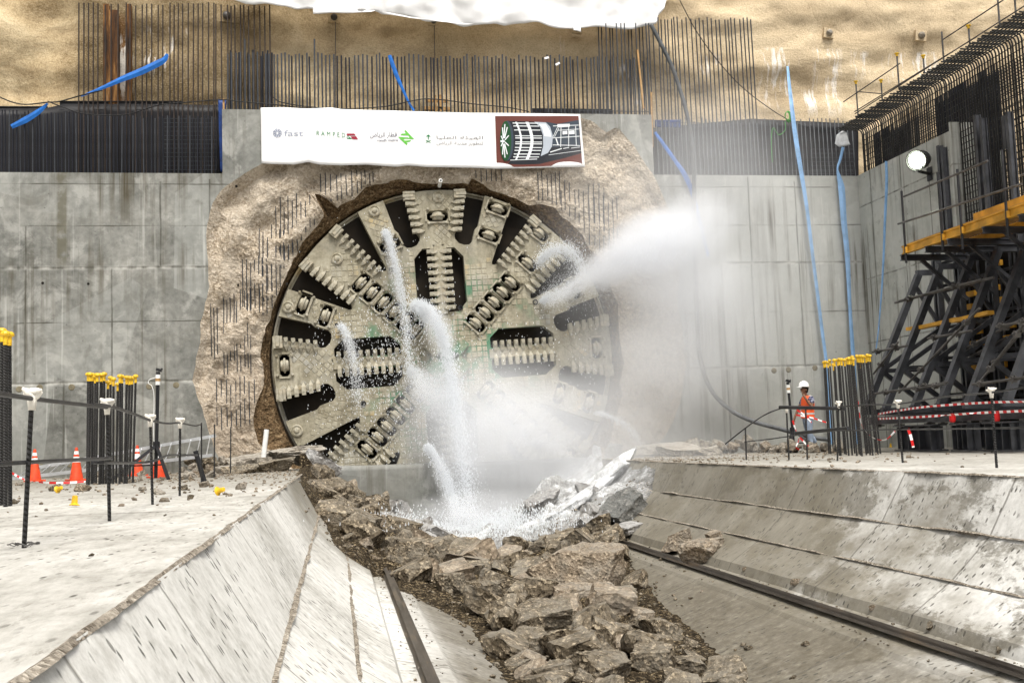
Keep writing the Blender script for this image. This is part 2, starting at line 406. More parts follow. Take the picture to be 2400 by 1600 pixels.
def rock_mat(name, lo, mid, hi, flat, s=14, wet=0.0, rough=.85):
    g = G(name); P = g.obj()
    col, h = granular(g, P, s, lo, mid, hi, 1.6)
    n = g.noise(P, 2.2, 5, .6)
    col = g.mix(g.mr(n, .45, .6, 0, .4), col, flat)
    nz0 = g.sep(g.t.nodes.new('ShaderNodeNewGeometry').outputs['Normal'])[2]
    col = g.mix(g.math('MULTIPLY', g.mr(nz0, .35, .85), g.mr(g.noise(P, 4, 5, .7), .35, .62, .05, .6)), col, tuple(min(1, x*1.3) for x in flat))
    if wet:
        nz = g.sep(g.t.nodes.new('ShaderNodeNewGeometry').outputs['Normal'])[2]
        foam = g.math('MULTIPLY', g.mr(g.math('ADD', g.noise(P, 5, 6, .7), g.math('MULTIPLY', nz, .22)), .50, .62), wet)
        col = g.mix(foam, col, (.86, .88, .90))
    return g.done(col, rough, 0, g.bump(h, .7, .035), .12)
M['rock'] = rock_mat('brown_rubble', (.025, .018, .011), (.15, .122, .085), (.55, .46, .33), (.21, .19, .155), 27)
M['rock_grey'] = rock_mat('grey_rubble', (.10, .08, .055), (.25, .20, .145), (.52, .44, .33), (.25, .23, .195), 25)
M['rock_wet'] = rock_mat('wet_rubble', (.08, .075, .065), (.20, .19, .175), (.40, .385, .36), (.27, .265, .255), wet=.12, rough=.75)
M['rock_pale'] = rock_mat('dusty_rubble', (.13, .112, .085), (.28, .25, .205), (.48, .43, .36), (.33, .31, .275))
g = G('gravel'); P = g.obj(); col, h = granular(g, P, 30, (.005, .004, .003), (.04, .030, .018), (.34, .27, .17), 1.2)
wet = g.math('MULTIPLY', g.mr(g.sep(P)[1], 20.5, 23.5), g.mr(g.sep(P)[0], .4, 1.6))
col = g.mix(g.math('MULTIPLY', wet, .85), col, g.ramp(g.noise(g.map(P, (1, .8, 2)), 2.4, 7, .72), [(.34, (.22, .215, .205)), (.5, (.42, .425, .42)), (.62, (.74, .755, .77))]))
M['gravel'] = g.done(col, .9, 0, g.bump(h, .6, .03), .1)

M['rebar'] = simple('mill_steel', (.05, .055, .064), .55, .35, .35, 3)
M['rebar_dark'] = simple('dark_mill_steel', (.016, .018, .026), .55, .3, .4, 3)
M['rebar_rust'] = simple('brown_mill_steel', (.045, .034, .028), .6, .3, .45, 3)
M['rebar_pale'] = simple('pale_mill_steel', (.17, .18, .19), .5, .3, .35, 3)
M['cage'] = simple('cage_steel', (.04, .039, .037), .55, .35, .35, 2)
g = G('ribbed_steel'); P = g.obj(); z = g.sep(P)[2]
rib = g.math('SINE', g.math('MULTIPLY', g.math('ADD', z, g.math('MULTIPLY', g.sep(P)[0], .6)), 190))
M['ribbed'] = g.done(g.mix(g.noise(P, 4, 4), (.012, .012, .013), (.042, .04, .038)), .5, .3, g.bump(rib, .9, .01), .4)
M['membrane'] = simple('dark_membrane', (.0075, .0068, .0085), .5, 0, .5, 1.2, .2)
M['black'] = simple('black_paint', (.012, .012, .014), .45, .1, .4, 3, .1, .4)
M['form_steel'] = simple('formwork_paint', (.05, .052, .058), .34, .3, .6, 2.5, .2, .5)
M['pipe'] = simple('scaffold_pipe', (.11, .105, .10), .45, .6, .5, 3)
M['pipe_dark'] = simple('dark_pipe', (.03, .03, .032), .45, .3, .5, 3)
M['yellow_wood'] = simple('yellow_timber', (.62, .32, .035), .55, 0, .35, 2.5, .3)
M['wood'] = simple('raw_timber', (.42, .25, .10), .75, 0, .4, 5, .3)
M['yellow_cap'] = simple('yellow_plastic', (.74, .45, .02), .45, 0, .35, 14, 0, .4)
M['orange'] = simple('orange_plastic', (.74, .07, .016), .5, 0, .35, 9, 0, .5)
M['white_band'] = simple('white_band', (.78, .78, .76), .35, 0, .12, 6, 0, .5)
M['white'] = simple('white_vinyl', (.86, .86, .86), .5, 0, .02, 1.5, 0, .3)
M['cloth'] = simple('cream_cloth', (.80, .76, .68), .9, 0, .15, 14, .4)
M['blue'] = simple('blue_hose', (.012, .13, .46), .5, 0, .3, 4, .3)
M['pale_blue'] = simple('pale_blue_strap', (.19, .35, .58), .55, 0, .25, 3, .2)
M['blue_tarp'] = simple('blue_tarp', (.006, .035, .16), .5, 0, .5, 4, .4)
M['cable'] = simple('black_cable', (.01, .01, .011), .5, 0, .3, 4)
M['hose_grey'] = simple('grey_hose', (.11, .115, .12), .6, 0, .35, 4, .2)
M['green'] = simple('green_cord', (.06, .34, .05), .5, 0, .2, 4)
M['alu'] = simple('aluminium', (.62, .63, .64), .35, .85, .15, 6)
M['void'] = simple('dark_hollow', (.010, .008, .006), .9, 0, .5, 2)
M['bag'] = simple('clear_bag', (.72, .74, .76), .3, 0, .2, 8, .4)
M['plug'] = simple('mortar_plug', (.19, .165, .11), .9, 0, .3, 8, .2)
g = G('striped_tape'); u = g.sep(g.uv())[0]
M['tape'] = g.done(g.mix(g.math('GREATER_THAN', g.math('FRACT', g.math('MULTIPLY', u, 4.2)), .5), (.62, .02, .02), (.85, .85, .85)), .4)
g = G('rail_steel'); P = g.obj(); x = g.sep(P)
M['rail'] = g.done(g.ramp(g.noise(g.map(P, (6, .8, 6)), 1, 5, .65), [(.35, (.06, .05, .042)), (.55, (.15, .135, .12)), (.72, (.26, .20, .14))]), .38, .55, None, .5)

# dusty cutter-head steel
g = G('dusty_steel'); P = g.obj(); x, y, z = g.sep(P)
n = g.noise(P, 1.1, 6, .65); f = g.noise(P, 9, 5, .7)
col = g.ramp(g.math('ADD', g.math('MULTIPLY', n, .6), g.math('MULTIPLY', f, .4)), [(.34, (.165, .14, .085)), (.5, (.345, .315, .235)), (.66, (.50, .465, .365))])
col = g.mix(g.mr(g.noise(P, .9, 5, .6), .56, .70, 0, .75), col, (.55, .40, .17))
col = g.mix(g.mr(g.noise(P, .6, 4), .5, .66, 0, .5), col, (.34, .345, .34))
wt = g.noise(g.map(P, (5, 1, .7)), 1, 6, .7)
col = g.mix(g.math('MULTIPLY', g.mr(wt, .52, .64), .5), col, (.19, .165, .115))
rr = g.math('SQRT', g.math('ADD', g.math('MULTIPLY', x, x), g.math('MULTIPLY', z, z)))
M['head'] = g.done(col, .85, 0, g.bump(f, .35, .02), .25)
g = G('dusty_plate'); P = g.obj(); x, y, z = g.sep(P)
n = g.noise(P, 1.1, 6, .65); f = g.noise(P, 9, 5, .7)
col = g.ramp(g.math('ADD', g.math('MULTIPLY', n, .6), g.math('MULTIPLY', f, .4)), [(.34, (.14, .12, .075)), (.5, (.31, .283, .21)), (.66, (.46, .425, .335))])
rr = g.math('SQRT', g.math('ADD', g.math('MULTIPLY', x, x), g.math('MULTIPLY', z, z)))
wt = g.noise(g.map(P, (5, 1, .7)), 1, 6, .7); col = g.mix(g.math('MULTIPLY', g.mr(wt, .52, .63), .6), col, (.17, .15, .105)); dp = g.noise(P, .7, 6, .65); col = g.mix(g.mr(dp, .52, .62, 0, .5), col, (.25, .24, .20))
gr = g.math('MULTIPLY', g.mr(rr, 3.1, 1.9), g.mr(g.noise(P, 1.3, 5, .6), .47, .6))
col = g.mix(g.math('MULTIPLY', gr, .8), col, (.025, .19, .10))
M['plate'] = g.done(col, .85, 0, g.bump(f, .3, .02), .25)
M['head_dark'] = simple('head_inside', (.012, .008, .004), .8, 0, .6, 1.5)
# ------------------------------------------------------------------ world and light
w = bpy.data.worlds.new('World'); SC.world = w; w.use_nodes = True
nt = w.node_tree; bg = nt.nodes['Background']
sky = nt.nodes.new('ShaderNodeTexSky'); sky.sky_type = 'NISHITA'; sky.sun_disc = False
SUN_EL, SUN_AZ = R(60), R(174)          # azimuth from +Y, clockwise: behind the camera, a little left
sky.sun_elevation = SUN_EL; sky.sun_rotation = SUN_AZ; sky.air_density = 1.0; sky.dust_density = 6.0; sky.ozone_density = 1.0
hs = nt.nodes.new('ShaderNodeHueSaturation'); hs.inputs['Saturation'].default_value = .18
nt.links.new(sky.outputs[0], hs.inputs['Color']); nt.links.new(hs.outputs[0], bg.inputs['Color'])
bg.inputs['Strength'].default_value = .09
sl = bpy.data.lights.new('sun', 'SUN'); so = bpy.data.objects.new('sun', sl); COL.objects.link(so)
sl.energy = 1.5; sl.angle = R(20); sl.color = (1, .945, .85)
d = Vector((math.sin(SUN_AZ)*math.cos(SUN_EL), math.cos(SUN_AZ)*math.cos(SUN_EL), math.sin(SUN_EL)))
so.rotation_euler = d.to_track_quat('Z', 'Y').to_euler(); so.location = (0, -10, 30)

# ------------------------------------------------------------------ trench profile (cradle)
PROF = [(-.75, 0), (-.35, -.65), (.115, -1.08), (.45, -1.30), (.50, -1.42), (.98, -1.52), (1.03, -1.56), (1.9, -1.88), (3.0, -2.0), (4.1, -1.88),
        (4.97, -1.56), (5.02, -1.52), (5.5, -1.42), (5.56, -1.30), (6.0, -1.0), (6.45, -.58), (6.8, 0)]
def prof_z(X):
    if X <= PROF[0][0] or X >= PROF[-1][0]: return 0.0
    for (a, za), (b, zb) in zip(PROF, PROF[1:]):
        if a <= X <= b: return za+(zb-za)*(X-a)/(b-a)
YEND = 29.2
def on_ground(px, py, hf=None):
    d = ray(px, py); t = 1.0
    while t < 60:
        p = CAM+d*t
        zz = prof_z(p.x) + (hf(p.x, p.y) if hf else 0)
        if p.y > YEND: zz = 0
        if p.z <= zz: return p
        t += .04
    return CAM+d*40
# floors either side
def floor_sheet(name, x0, x1, edge):
    xs = np.linspace(x0, x1, 40); ys = np.linspace(-25, YW+.5, 120)
    vs = []; fs = []
    for y in ys:
        for x in xs:
            e = min(abs(x-edge), 3)
            vs.append((x, y, .012*fbm(Vector((x*.6, y*.6, 0)))*min(1, e*2)-.004))
    n = len(xs)
    for j in range(len(ys)-1):
        for i in range(n-1): fs.append((j*n+i, j*n+i+1, (j+1)*n+i+1, (j+1)*n+i))
    o = mesh_obj(name, vs, fs, M['floor'], smooth=True); return tag(o, kind='structure')
floor_sheet('concrete_floor', -40, -.75, -.75)
floor_sheet('concrete_floor', 6.8, 40, 6.8)
o = mesh_obj('concrete_floor', [(-.75, YEND, 0), (6.8, YEND, 0), (6.8, YW+.5, 0), (-.75, YW+.5, 0)], [(0, 1, 2, 3)], M['floor']); tag(o, kind='structure')
# cradle trench as one sheet, boards and pits left to the material
pts = []; arc = [0]
for (a, za), (b, zb) in zip(PROF, PROF[1:]):
    L = math.hypot(b-a, zb-za); k = max(1, int(L/.1))
    for i in range(k):
        t = i/k; pts.append((a+(b-a)*t, za+(zb-za)*t))
pts.append(PROF[-1])
for p, q in zip(pts, pts[1:]): arc.append(arc[-1]+math.hypot(q[0]-p[0], q[1]-p[1]))
ys = np.linspace(-6, YEND, 300); vs = []; uv = []; fs = []; n = len(pts)
for y in ys:
    for i, (x, z) in enumerate(pts):
        d = .012*fbm(Vector((x*.9, y*.5, z)))
        if i in (0, n-1): d = 0
        vs.append((x, y, z+d)); uv.append((y, arc[i]))
for j in range(len(ys)-1):
    for i in range(n-1): fs.append((j*n+i, j*n+i+1, (j+1)*n+i+1, (j+1)*n+i))
tag(mesh_obj('trench', vs, fs, M['cradle'], uv=uv, smooth=False), kind='structure')
# crumbled joint ridges and slab edges (mortar squeezed out between the pours)
def ridge(name, x, z, wid, hgt, y0, y1, seed, nx=0.0):
    vs = []; fs = []; k = int((y1-y0)/.035)
    tilt = Vector((nx, 0, 1)).normalized(); side = Vector((tilt.z, 0, -tilt.x))
    for j in range(k+1):
        y = y0+(y1-y0)*j/k
        a = .5+.9*fbm(Vector((seed, y*1.2, 0)), 3); ww = wid*(.75+.5*max(-.6, fbm(Vector((seed+5, y*2.6, 0)), 3)))
        hh = hgt*max(.08, a+.35*fbm(Vector((seed+9, y*9, 1)), 2)); c = Vector((x, y, z)) + side*(.03*fbm(Vector((seed+3, y*.8, 0)), 3))
        for s_, h_ in ((-1, -.02), (-.55, hh*.8), (0, hh), (.5, hh*.75), (1, -.02)):
            vs.append(c+side*(ww*s_*(1+.25*mnoise.noise(Vector((seed+s_, y*14, 2)))))+tilt*(h_*(1+.3*mnoise.noise(Vector((s_*3, y*17, seed)))) if h_ > 0 else h_))
    for j in range(k):
        for i in range(4): fs.append((j*5+i, j*5+i+1, j*5+i+6, j*5+i+5))
    o = mesh_obj(name, vs, fs, M['ridge']); return o
for (x, z, wid, hg, nx) in ((-.765, 0, .034, .012, -.5), (-.35, -.65, .034, .02, -1.0), (.115, -1.08, .022, .016, -.9), (6.0, -1.0, .03, .016, .9), (6.45, -.58, .03, .016, 1.0), (6.82, 0, .05, .014, .4)):
    o = ridge('crumbled_joint', x, z, wid, hg, 1.0 if x < 3 else 4, 27 if x < 3 else 28.5, abs(x)*7+1, nx); tag(o, kind='structure')

# ------------------------------------------------------------------ rails lying in the cradle
def rail(x, z, nx, label):
    root = empty('steel_rail', (x, 12, z), label, 'rail', 'rails in the cradle')
    tilt = Vector((nx, 0, 1)).normalized()
    b = MB(); p = Vector((x, 3.0, z)); q = Vector((x, 27.5, z))
    b.bar(p+tilt*.02, q+tilt*.02, .14, .03, tilt); b.build('rail_foot', M['rail'], root)
    b = MB(); b.bar(p+tilt*.045, q+tilt*.045, .025, .05, tilt); b.build('rail_web', M['rail'], root)
    b = MB(); b.bar(p+tilt*.075, q+tilt*.075, .055, .03, tilt); o = b.build('rail_head', M['rail'], root)
rail(.74, -1.46, -.35, 'worn steel rail on the left flank of the concrete cradle, half buried by rubble')
rail(5.26, -1.46, .35, 'long brown steel rail lying in its groove on the right flank of the cradle')

# ------------------------------------------------------------------ end wall of the cradle under the head
b = MB()
vs = []; fs = []
xs = np.linspace(-.6, 6.7, 74)
for k, z in enumerate(np.linspace(-2.3, 0.03, 20)):
    for x in xs: vs.append((x, YEND-.1+.015*fbm(Vector((x, z, 3))), z+(.03*fbm(Vector((x*1.5, 0, 0))) if k == 19 else 0)))
for x in xs: vs.append((x, YW+.6, .02))
n = len(xs)
for j in range(20):
    for i in range(n-1): fs.append((j*n+i, j*n+i+1, (j+1)*n+i+1, (j+1)*n+i))
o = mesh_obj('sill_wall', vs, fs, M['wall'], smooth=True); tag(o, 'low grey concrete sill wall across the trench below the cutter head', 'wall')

# ------------------------------------------------------------------ concrete front wall with its broken opening
C = onY(1047, 836, YH); CX, CZ = C.x, C.z; HR = 4.93
def polar(px, py, Y=YW):
    p = onY(px, py, Y); return math.atan2(p.z-CZ, p.x-CX), math.hypot(p.z-CZ, p.x-CX)
OUT_PX = [(505, 1058), (489, 1010), (478, 965), (463, 930), (452, 888), (462, 830), (471, 778), (476, 740), (481, 711), (491, 670), (488, 640), (485, 600), (484, 552), (486, 522), (499, 479), (523, 446), (549, 423), (585, 401), (614, 384), (700, 345), (900, 318), (1200, 300), (1362, 280), (1380, 282), (1394, 287), (1407, 298), (1426, 311), (1434, 300), (1450, 296), (1468, 321), (1501, 368), (1540, 430), (1572, 500), (1590, 600), (1588, 720), (1606, 850), (1592, 950), (1548, 1040), (1520, 1100), (1045, 1245), (560, 1120)]
outp = sorted(polar(*p) for p in OUT_PX)
LIP_PX = [(620, 900), (610, 800), (630, 752), (655, 690), (672, 640), (696, 588), (725, 547), (754, 512), (794, 482), (845, 447), (917, 419), (957, 423), (1002, 424), (1050, 437), (1096, 440), (1107, 416), (1143, 433), (1185, 462), (1234, 478), (1279, 477), (1297, 487), (1357, 534), (1390, 578), (1425, 640), (1445, 700), (1455, 800), (1458, 900), (1450, 980), (1430, 1040), (1350, 1120), (1045, 1262), (760, 1140), (640, 1060), (600, 1040), (590, 980)]
lipp = sorted(polar(*p) for p in LIP_PX)
def interp(tab, a):
    A = [t[0] for t in tab]; Rr = [t[1] for t in tab]
    A = [A[-1]-2*math.pi]+A+[A[0]+2*math.pi]; Rr = [Rr[-1]]+Rr+[Rr[0]]
    return float(np.interp(a, A, Rr))
NA = 420
angs = [-math.pi+2*math.pi*i/NA for i in range(NA)]
rout = []; rlip = []
for a in angs:
    ro = interp(outp, a); rl = interp(lipp, a)
    ro += .06*fbm(Vector((math.cos(a)*9, math.sin(a)*9, 0)), 4)
    rl += .10*fbm(Vector((math.cos(a)*7, math.sin(a)*7, 4)), 5)
    na = polar(757, 470)[0]
    if abs(a-na) < .035: rl += .75*(1-abs(a-na)/.035)**.6
    rl = max(rl, HR*1.025); ro = max(ro, rl+.25)
    rout.append(ro); rlip.append(rl)
wall = empty('concrete_wall', (4, YW, 0), 'tall grey concrete headwall with a broken opening around the cutter head', 'wall')
X0 = -16.0
zl, zc0, zc1, zr = onY(250, 405, YW).z, onY(521, 256, YW).z, onY(1526, 269, YW).z, onY(1770, 411, YW).z
xa, xb = wx(521, 330), wx(1530, 340)
outer = [(X0, -.4), (XS, -.4), (XS, zr), (xb, zr), (xb, zc1), (xa, zc0), (xa, zl), (X0, zl)]
hole = [(CX+rout[i]*math.cos(angs[i]), max(-.3, CZ+rout[i]*math.sin(angs[i]))) for i in range(NA)]
# drop repeated points along the floor
h2 = []
for p in hole:
    if p[1] <= -.3:
        if h2 and h2[-1][1] <= -.3 and len(h2) > 1 and h2[-2][1] <= -.3: h2[-1] = p; continue
    h2.append(p)
vs, fs = slab_with_holes(outer, [h2], lambda u, v, d: Vector((u, YW+d, v)), 1.15)
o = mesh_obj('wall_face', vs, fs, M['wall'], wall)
# broken face: polar sheet from the outline in to the lip, then the brown lip back to the head
NR = 46
vs = []; fs = []; mi = []
for i, a in enumerate(angs):
    ca, sa = math.cos(a), math.sin(a)
    for k in range(NR+1):
        t = k/NR; r = rout[i]+(rlip[i]-rout[i])*t
        p = Vector((CX+r*ca, 0, CZ+r*sa))
        e = min(1, t*9)
        terr = (.12 if ca < -.1 else .06)*math.sin((r*5.2+1.1*fbm(Vector((ca*2.5, sa*2.5, 0)))*3))*max(0, min(1, (p.z-3.0)/2))
        dep = e*((.20 if ca < .3 else .20-.12*min(1, (ca-.3)*2))+.17*fbm(p*.9, 5)+.03*fbm(p*4.5, 4)+.05*fbm(Vector((p.x*3.2-p.z*1.2, 0, p.z*1.1)), 4)+terr)
        if t > .93: dep += .05*(t-.93)/.07
        p.y = YW+max(-.03, dep) if t > 0 else YW
        vs.append(p)
    r0 = rlip[i]; y0 = vs[-1].y
    for k in range(1, 9):
        t = k/8; r = r0+(HR*1.012-r0)*t
        p = Vector((CX+r*ca, 0, CZ+r*sa)); q = .07*fbm(Vector((p.x*2.2, p.z*2.2, k*.5)), 4)
        p.y = y0+(YH+.22-y0)*t**.8 + (q if k < 8 else 0); vs.append(p)
    vs.append(Vector((CX+HR*1.004*ca, YH+1.3, CZ+HR*1.004*sa)))
st = NR+10
for i in range(NA):
    j = (i+1) % NA
    for k in range(st-1):
        fs.append((i*st+k, i*st+k+1, j*st+k+1, j*st+k)); mi.append(0 if k < NR else 1)
o = mesh_obj('broken_face', vs, fs, None, wall, mats=[M['broken'], M['lip']], midx=mi)
def broken_y(x, z):
    a = math.atan2(z-CZ, x-CX); i = int(round((a+math.pi)/(2*math.pi)*NA)) % NA
    r = math.hypot(x-CX, z-CZ)
    if r > rout[i] or r < rlip[i]: return None
    k = int(round((rout[i]-r)/(rout[i]-rlip[i])*NR)); return vs_b[i*st+k].y
vs_b = vs
# exposed bars left standing in the broken face
nb = 0
for (x0, x1, y0, y1, n) in ((489, 512, 705, 850, 3), (518, 590, 670, 880, 9), (560, 640, 590, 760, 8), (600, 700, 520, 720, 10), (640, 760, 450, 640, 12), (745, 830, 400, 470, 7), (820, 880, 395, 450, 6), (1255, 1330, 395, 480, 7), (1310, 1420, 420, 560, 10), (1380, 1450, 455, 620, 7), (500, 600, 880, 1010, 9), (1110, 1180, 392, 425, 6)):
    for k in range(n):
        px = x0+(x1-x0)*(k+.5)/n+rnd.uniform(-1.5, 1.5); py0 = y0+rnd.uniform(0, .18)*(y1-y0); py1 = y1-rnd.uniform(0, .18)*(y1-y0)
        pts = []
        for q in range(7):
            p = onY(px+2*q/6, py0+(py1-py0)*q/6, YW)
            by = broken_y(p.x, p.z)
            if by is not None: p.y = by-.006; pts.append(p)
        if len(pts) < 3: continue
        ym = sum(p.y for p in pts)/len(pts)
        for p in pts: p.y = .6*p.y+.4*ym-.012
        b = MB(); b.poly(pts, .013, 5); b.build('exposed_bar', M['rebar'], wall); nb += 1
for px, py in ((45, 912), (93, 908), (168, 907), (350, 905), (413, 902), (1814, 868), (1848, 866), (1910, 862), (93, 1090), (165, 1088), (335, 1085)):
    p = onY(px, py, YW); b = MB(); b.lathe(p+Vector((0, .05, 0)), (0, -1, 0), [(.085, 0), (.085, .055), (.07, .063), (.02, .066)], 14); b.build('mortar_plug', M['plug'], wall)
for px, py in ((100, 663), (207, 665), (1992, 645), (553, 434), (776, 438), (1403, 438), (555, 663), (672, 665)):
    p = onY(px, py, YW); by = broken_y(p.x, p.z)
    p.y = (by if by is not None else YW)
    b = MB(); b.lathe(p+Vector((0, .05, 0)), (0, -1, 0), [(.035, 0), (.035, .06), (.03, .063)], 10); b.build('tie_hole', M['void'], wall)
p = onY(1032, 430, YW); b = MB(); b.lathe(p+Vector((0, .3, 0)), (0.0, -1, .15), [(.055, 0), (.055, .42), (.04, .42), (.04, .1)], 12); b.build('pipe_stub', M['white_band'], wall)

# ------------------------------------------------------------------ shotcrete bank behind, and the side wall
xs = np.linspace(-20, XS+16, 240); zs = np.linspace(5.0, 22, 120); vs = []; fs = []
for z in zs:
    for x in xs:
        p = Vector((x, YB, z)); p.y += .30*fbm(Vector((x*.42, 0, z*.75)), 5)+.04*fbm(Vector((x*3, 1, z*3)), 3)
        if x > XS: p.y += 0
        vs.append(p)
n = len(xs)
for j in range(len(zs)-1):
    for i in range(n-1): fs.append((j*n+i, j*n+i+1, (j+1)*n+i+1, (j+1)*n+i))
o = mesh_obj('shotcrete_wall', vs, fs, M['shotcrete'], smooth=True); tag(o, 'rough tan sprayed concrete bank above and behind the headwall, with white lime runs', 'wall')
# side wall: end nearer than the pour is open cage
ys_end = onX(2236, 420, XS).y
zs0 = onX(2010, 412, XS).z; zs1 = onX(2231, 304, XS).z
SWZ = (zs0+zs1)/2
sw = empty('side_wall', (XS, 28, 0), 'pale grey concrete side wall on the right, joining the headwall at the corner', 'wall')
o_ = [(YW, -.3), (YW, zs0), (ys_end, zs1), (ys_end, -.3)]
vs, fs = slab_with_holes(o_, [], lambda u, v, d: Vector((XS+d, u, v)), 1.1)
mesh_obj('wall_face', vs, fs, M['side'], sw)
for (py0, py1) in ((0, 0),):
    pass
# ------------------------------------------------------------------ tunnel boring machine: cutter head
_up = onY(1049-400*math.sin(R(4.7)), 842-400*math.cos(R(4.7)), YH)
PHI = math.atan2(_up.z-CZ, _up.x-CX)-math.pi/2
tbm = empty('tunnel_boring_machine', (CX, YH, CZ), 'huge dusty round cutter head of a boring machine breaking through the headwall', 'boring machine')
tbm.rotation_euler = (0, -PHI, 0)
def kid(o, parent=tbm): o.parent = parent; return o
def sp(al, u, v):                      # spoke frame -> head plane (u to the clockwise side, v outward)
    ca, sa = math.cos(al), math.sin(al); return (HR*(v*ca+u*sa), HR*(v*sa-u*ca))
SA = [(.167, .97), (.133, .77), (.102, .715), (.104, .69), (.125, .664), (.155, .652), (.183, .652), (.203, .668), (.226, .742), (.247, .762), (.30, .938)]
SB = [(.146, .975), (.128, .66), (.130, .618), (.143, .598), (.152, .592), (.163, .603), (.302, .945)]
def outw(p): r = math.hypot(*p); return (p[0]*.987/r, p[1]*.987/r)
outer = []
slots = []
for q in range(4):
    ev = math.pi/2+q*math.pi/2; od = ev+math.pi/4; nx = ev+math.pi/2
    seq = [(ev, [(-u, v) for u, v in SA]), (od, [(u, v) for u, v in SB][::-1]), (od, [(-u, v) for u, v in SB]), (nx, [(u, v) for u, v in SA][::-1])]
    for al, L in seq:
        L = [outw(L[0])]+L[0:]+[outw(L[-1])]
        slots.append([sp(al, *p) for p in L])
for i, s_ in enumerate(slots):
    outer += s_
    a0 = math.atan2(s_[-1][1], s_[-1][0]); nxt = slots[(i+1) % len(slots)][0]; a1 = math.atan2(nxt[1], nxt[0])
    while a1 < a0: a1 += 2*math.pi
    k = max(2, int((a1-a0)/R(2)))
    outer += [(HR*.987*math.cos(a0+(a1-a0)*j/k), HR*.987*math.sin(a0+(a1-a0)*j/k)) for j in range(1, k)]
holes = []; PI = math.pi
WIN = [(.036, .262), (.092, .262), (.145, .318), (.145, .585), (.094, .642), (.05, .642), (.036, .625)]
for q in range(4):
    al = PI/2+q*PI/2
    holes.append([sp(al, u, v) for u, v in WIN]); holes.append([sp(al, -u, v) for u, v in WIN][::-1])
DISC = []
for al, rs in ((45, (.74, .583, .507, .428, .345, .262)), (135, (.654, .569, .482, .40, .318, .24)), (225, (.70, .61, .53, .45, .365, .28)), (315, (.74, .64, .55, .47, .385, .30))):
    DISC += [(r, al) for r in rs]
DISC += [(.925, 49), (.83, 89.3), (.897, -.7), (.925, 179), (.86, 270), (.935, 66.6), (.765, 66.4), (.875, 155.6), (.735, 157.2), (.70, -22.2), (.885, -22), (.80, 247), (.73, 112.5), (.93, 226), (.92, 316), (.86, 24), (.78, 292)]
def dframe(r, a): return R(a), r
def pocket(r, a):
    L = [(-.062, -.014), (-.048, -.028), (.048, -.028), (.062, -.014), (.062, .014), (.048, .028), (-.048, .028), (-.062, .014)]
    return [sp(R(a), u, r+v) for u, v in L]
pockets = [pocket(r, a) for r, a in DISC]
holes += pockets
vs, fs = slab_with_holes(outer, holes, lambda u, v, d: Vector((u, d, v)), .30)
kid(mesh_obj('head_plate', vs, fs, M['plate']))
# rim behind the spokes, drum and bulkhead
b = MB(); N = 96; vs = []; fs = []
prof = [(.978, .75), (.978, .45), (.99, .45), (.99, .36), (1.0, .34), (1.0, .75)]
for r, y in prof:
    for j in range(N): a = 2*PI*j/N; vs.append((HR*r*math.cos(a), y, HR*r*math.sin(a)))
for i in range(len(prof)-1):
    for j in range(N): fs.append((i*N+j, i*N+(j+1) % N, (i+1)*N+(j+1) % N, (i+1)*N+j))
kid(mesh_obj('rim_ring', vs, fs, M['head'], smooth=False))
b = MB(); b.lathe((0, .30, 0), (0, 1, 0), [(HR*.976, 0.12), (HR*.976, .5), (.05, .5)], 64); kid(b.build('bulkhead', M['head_dark']))
# wear tiles welded all over the plate
margin_polys = [[p for p in s_] for s_ in slots]+holes
b = MB(); T = .16; th = .011
def free(x, z, m):
    r = math.hypot(x, z)
    if r > HR*.955 or r < HR*.11: return False
    for P_, bb in boxes:
        if bb[0]-m < x < bb[2]+m and bb[1]-m < z < bb[3]+m:
            if in_poly(x, z, P_) or dist_poly(x, z, P_) < m: return False
    return True
boxes = [(P_, (min(p[0] for p in P_), min(p[1] for p in P_), max(p[0] for p in P_), max(p[1] for p in P_))) for P_ in margin_polys]
nt_ = 0
def region(x, z):
    r = math.hypot(x, z)/HR; a = math.degrees(math.atan2(z, x)) % 360
    k = int(((a+11.25) % 360)//22.5)
    if r < .66: return 0
    return k+1
for reg in range(0, 17):
    ang = 0 if reg == 0 else R((reg-1)*22.5+45)
    ca, sa = math.cos(ang), math.sin(ang)
    for i in range(-36, 37):
        for j in range(-36, 37):
            lx_, lz_ = i*T+(T/2 if (j % 2 and reg % 2 == 0 and reg) else 0), j*T
            x = lx_*ca-lz_*sa; z = lx_*sa+lz_*ca
            if math.hypot(x, z) > HR or region(x, z) != reg: continue
            if not free(x, z, .085): continue
            if rnd.random() < .12 or fbm(Vector((x*.8, z*.8, 7)), 3) > .22: continue
            s0 = .0715*rnd.uniform(.88, 1.05); s1 = s0*.86; q = ang+rnd.uniform(-.06, .06); cq, sq = math.cos(q), math.sin(q)
            v4 = [(-1, -1), (1, -1), (1, 1), (-1, 1)]
            vv = [(x+(a_*cq-c_*sq)*s0, .004, z+(a_*sq+c_*cq)*s0) for a_, c_ in v4]+[(x+(a_*cq-c_*sq)*s1, -th, z+(a_*sq+c_*cq)*s1) for a_, c_ in v4]
            b.add(vv, [(4, 5, 6, 7), (0, 1, 5, 4), (1, 2, 6, 5), (2, 3, 7, 6), (3, 0, 4, 7)]); nt_ += 1
kid(tag(b.build('wear_tiles', M['head']), kind='stuff')); print('tiles', nt_)
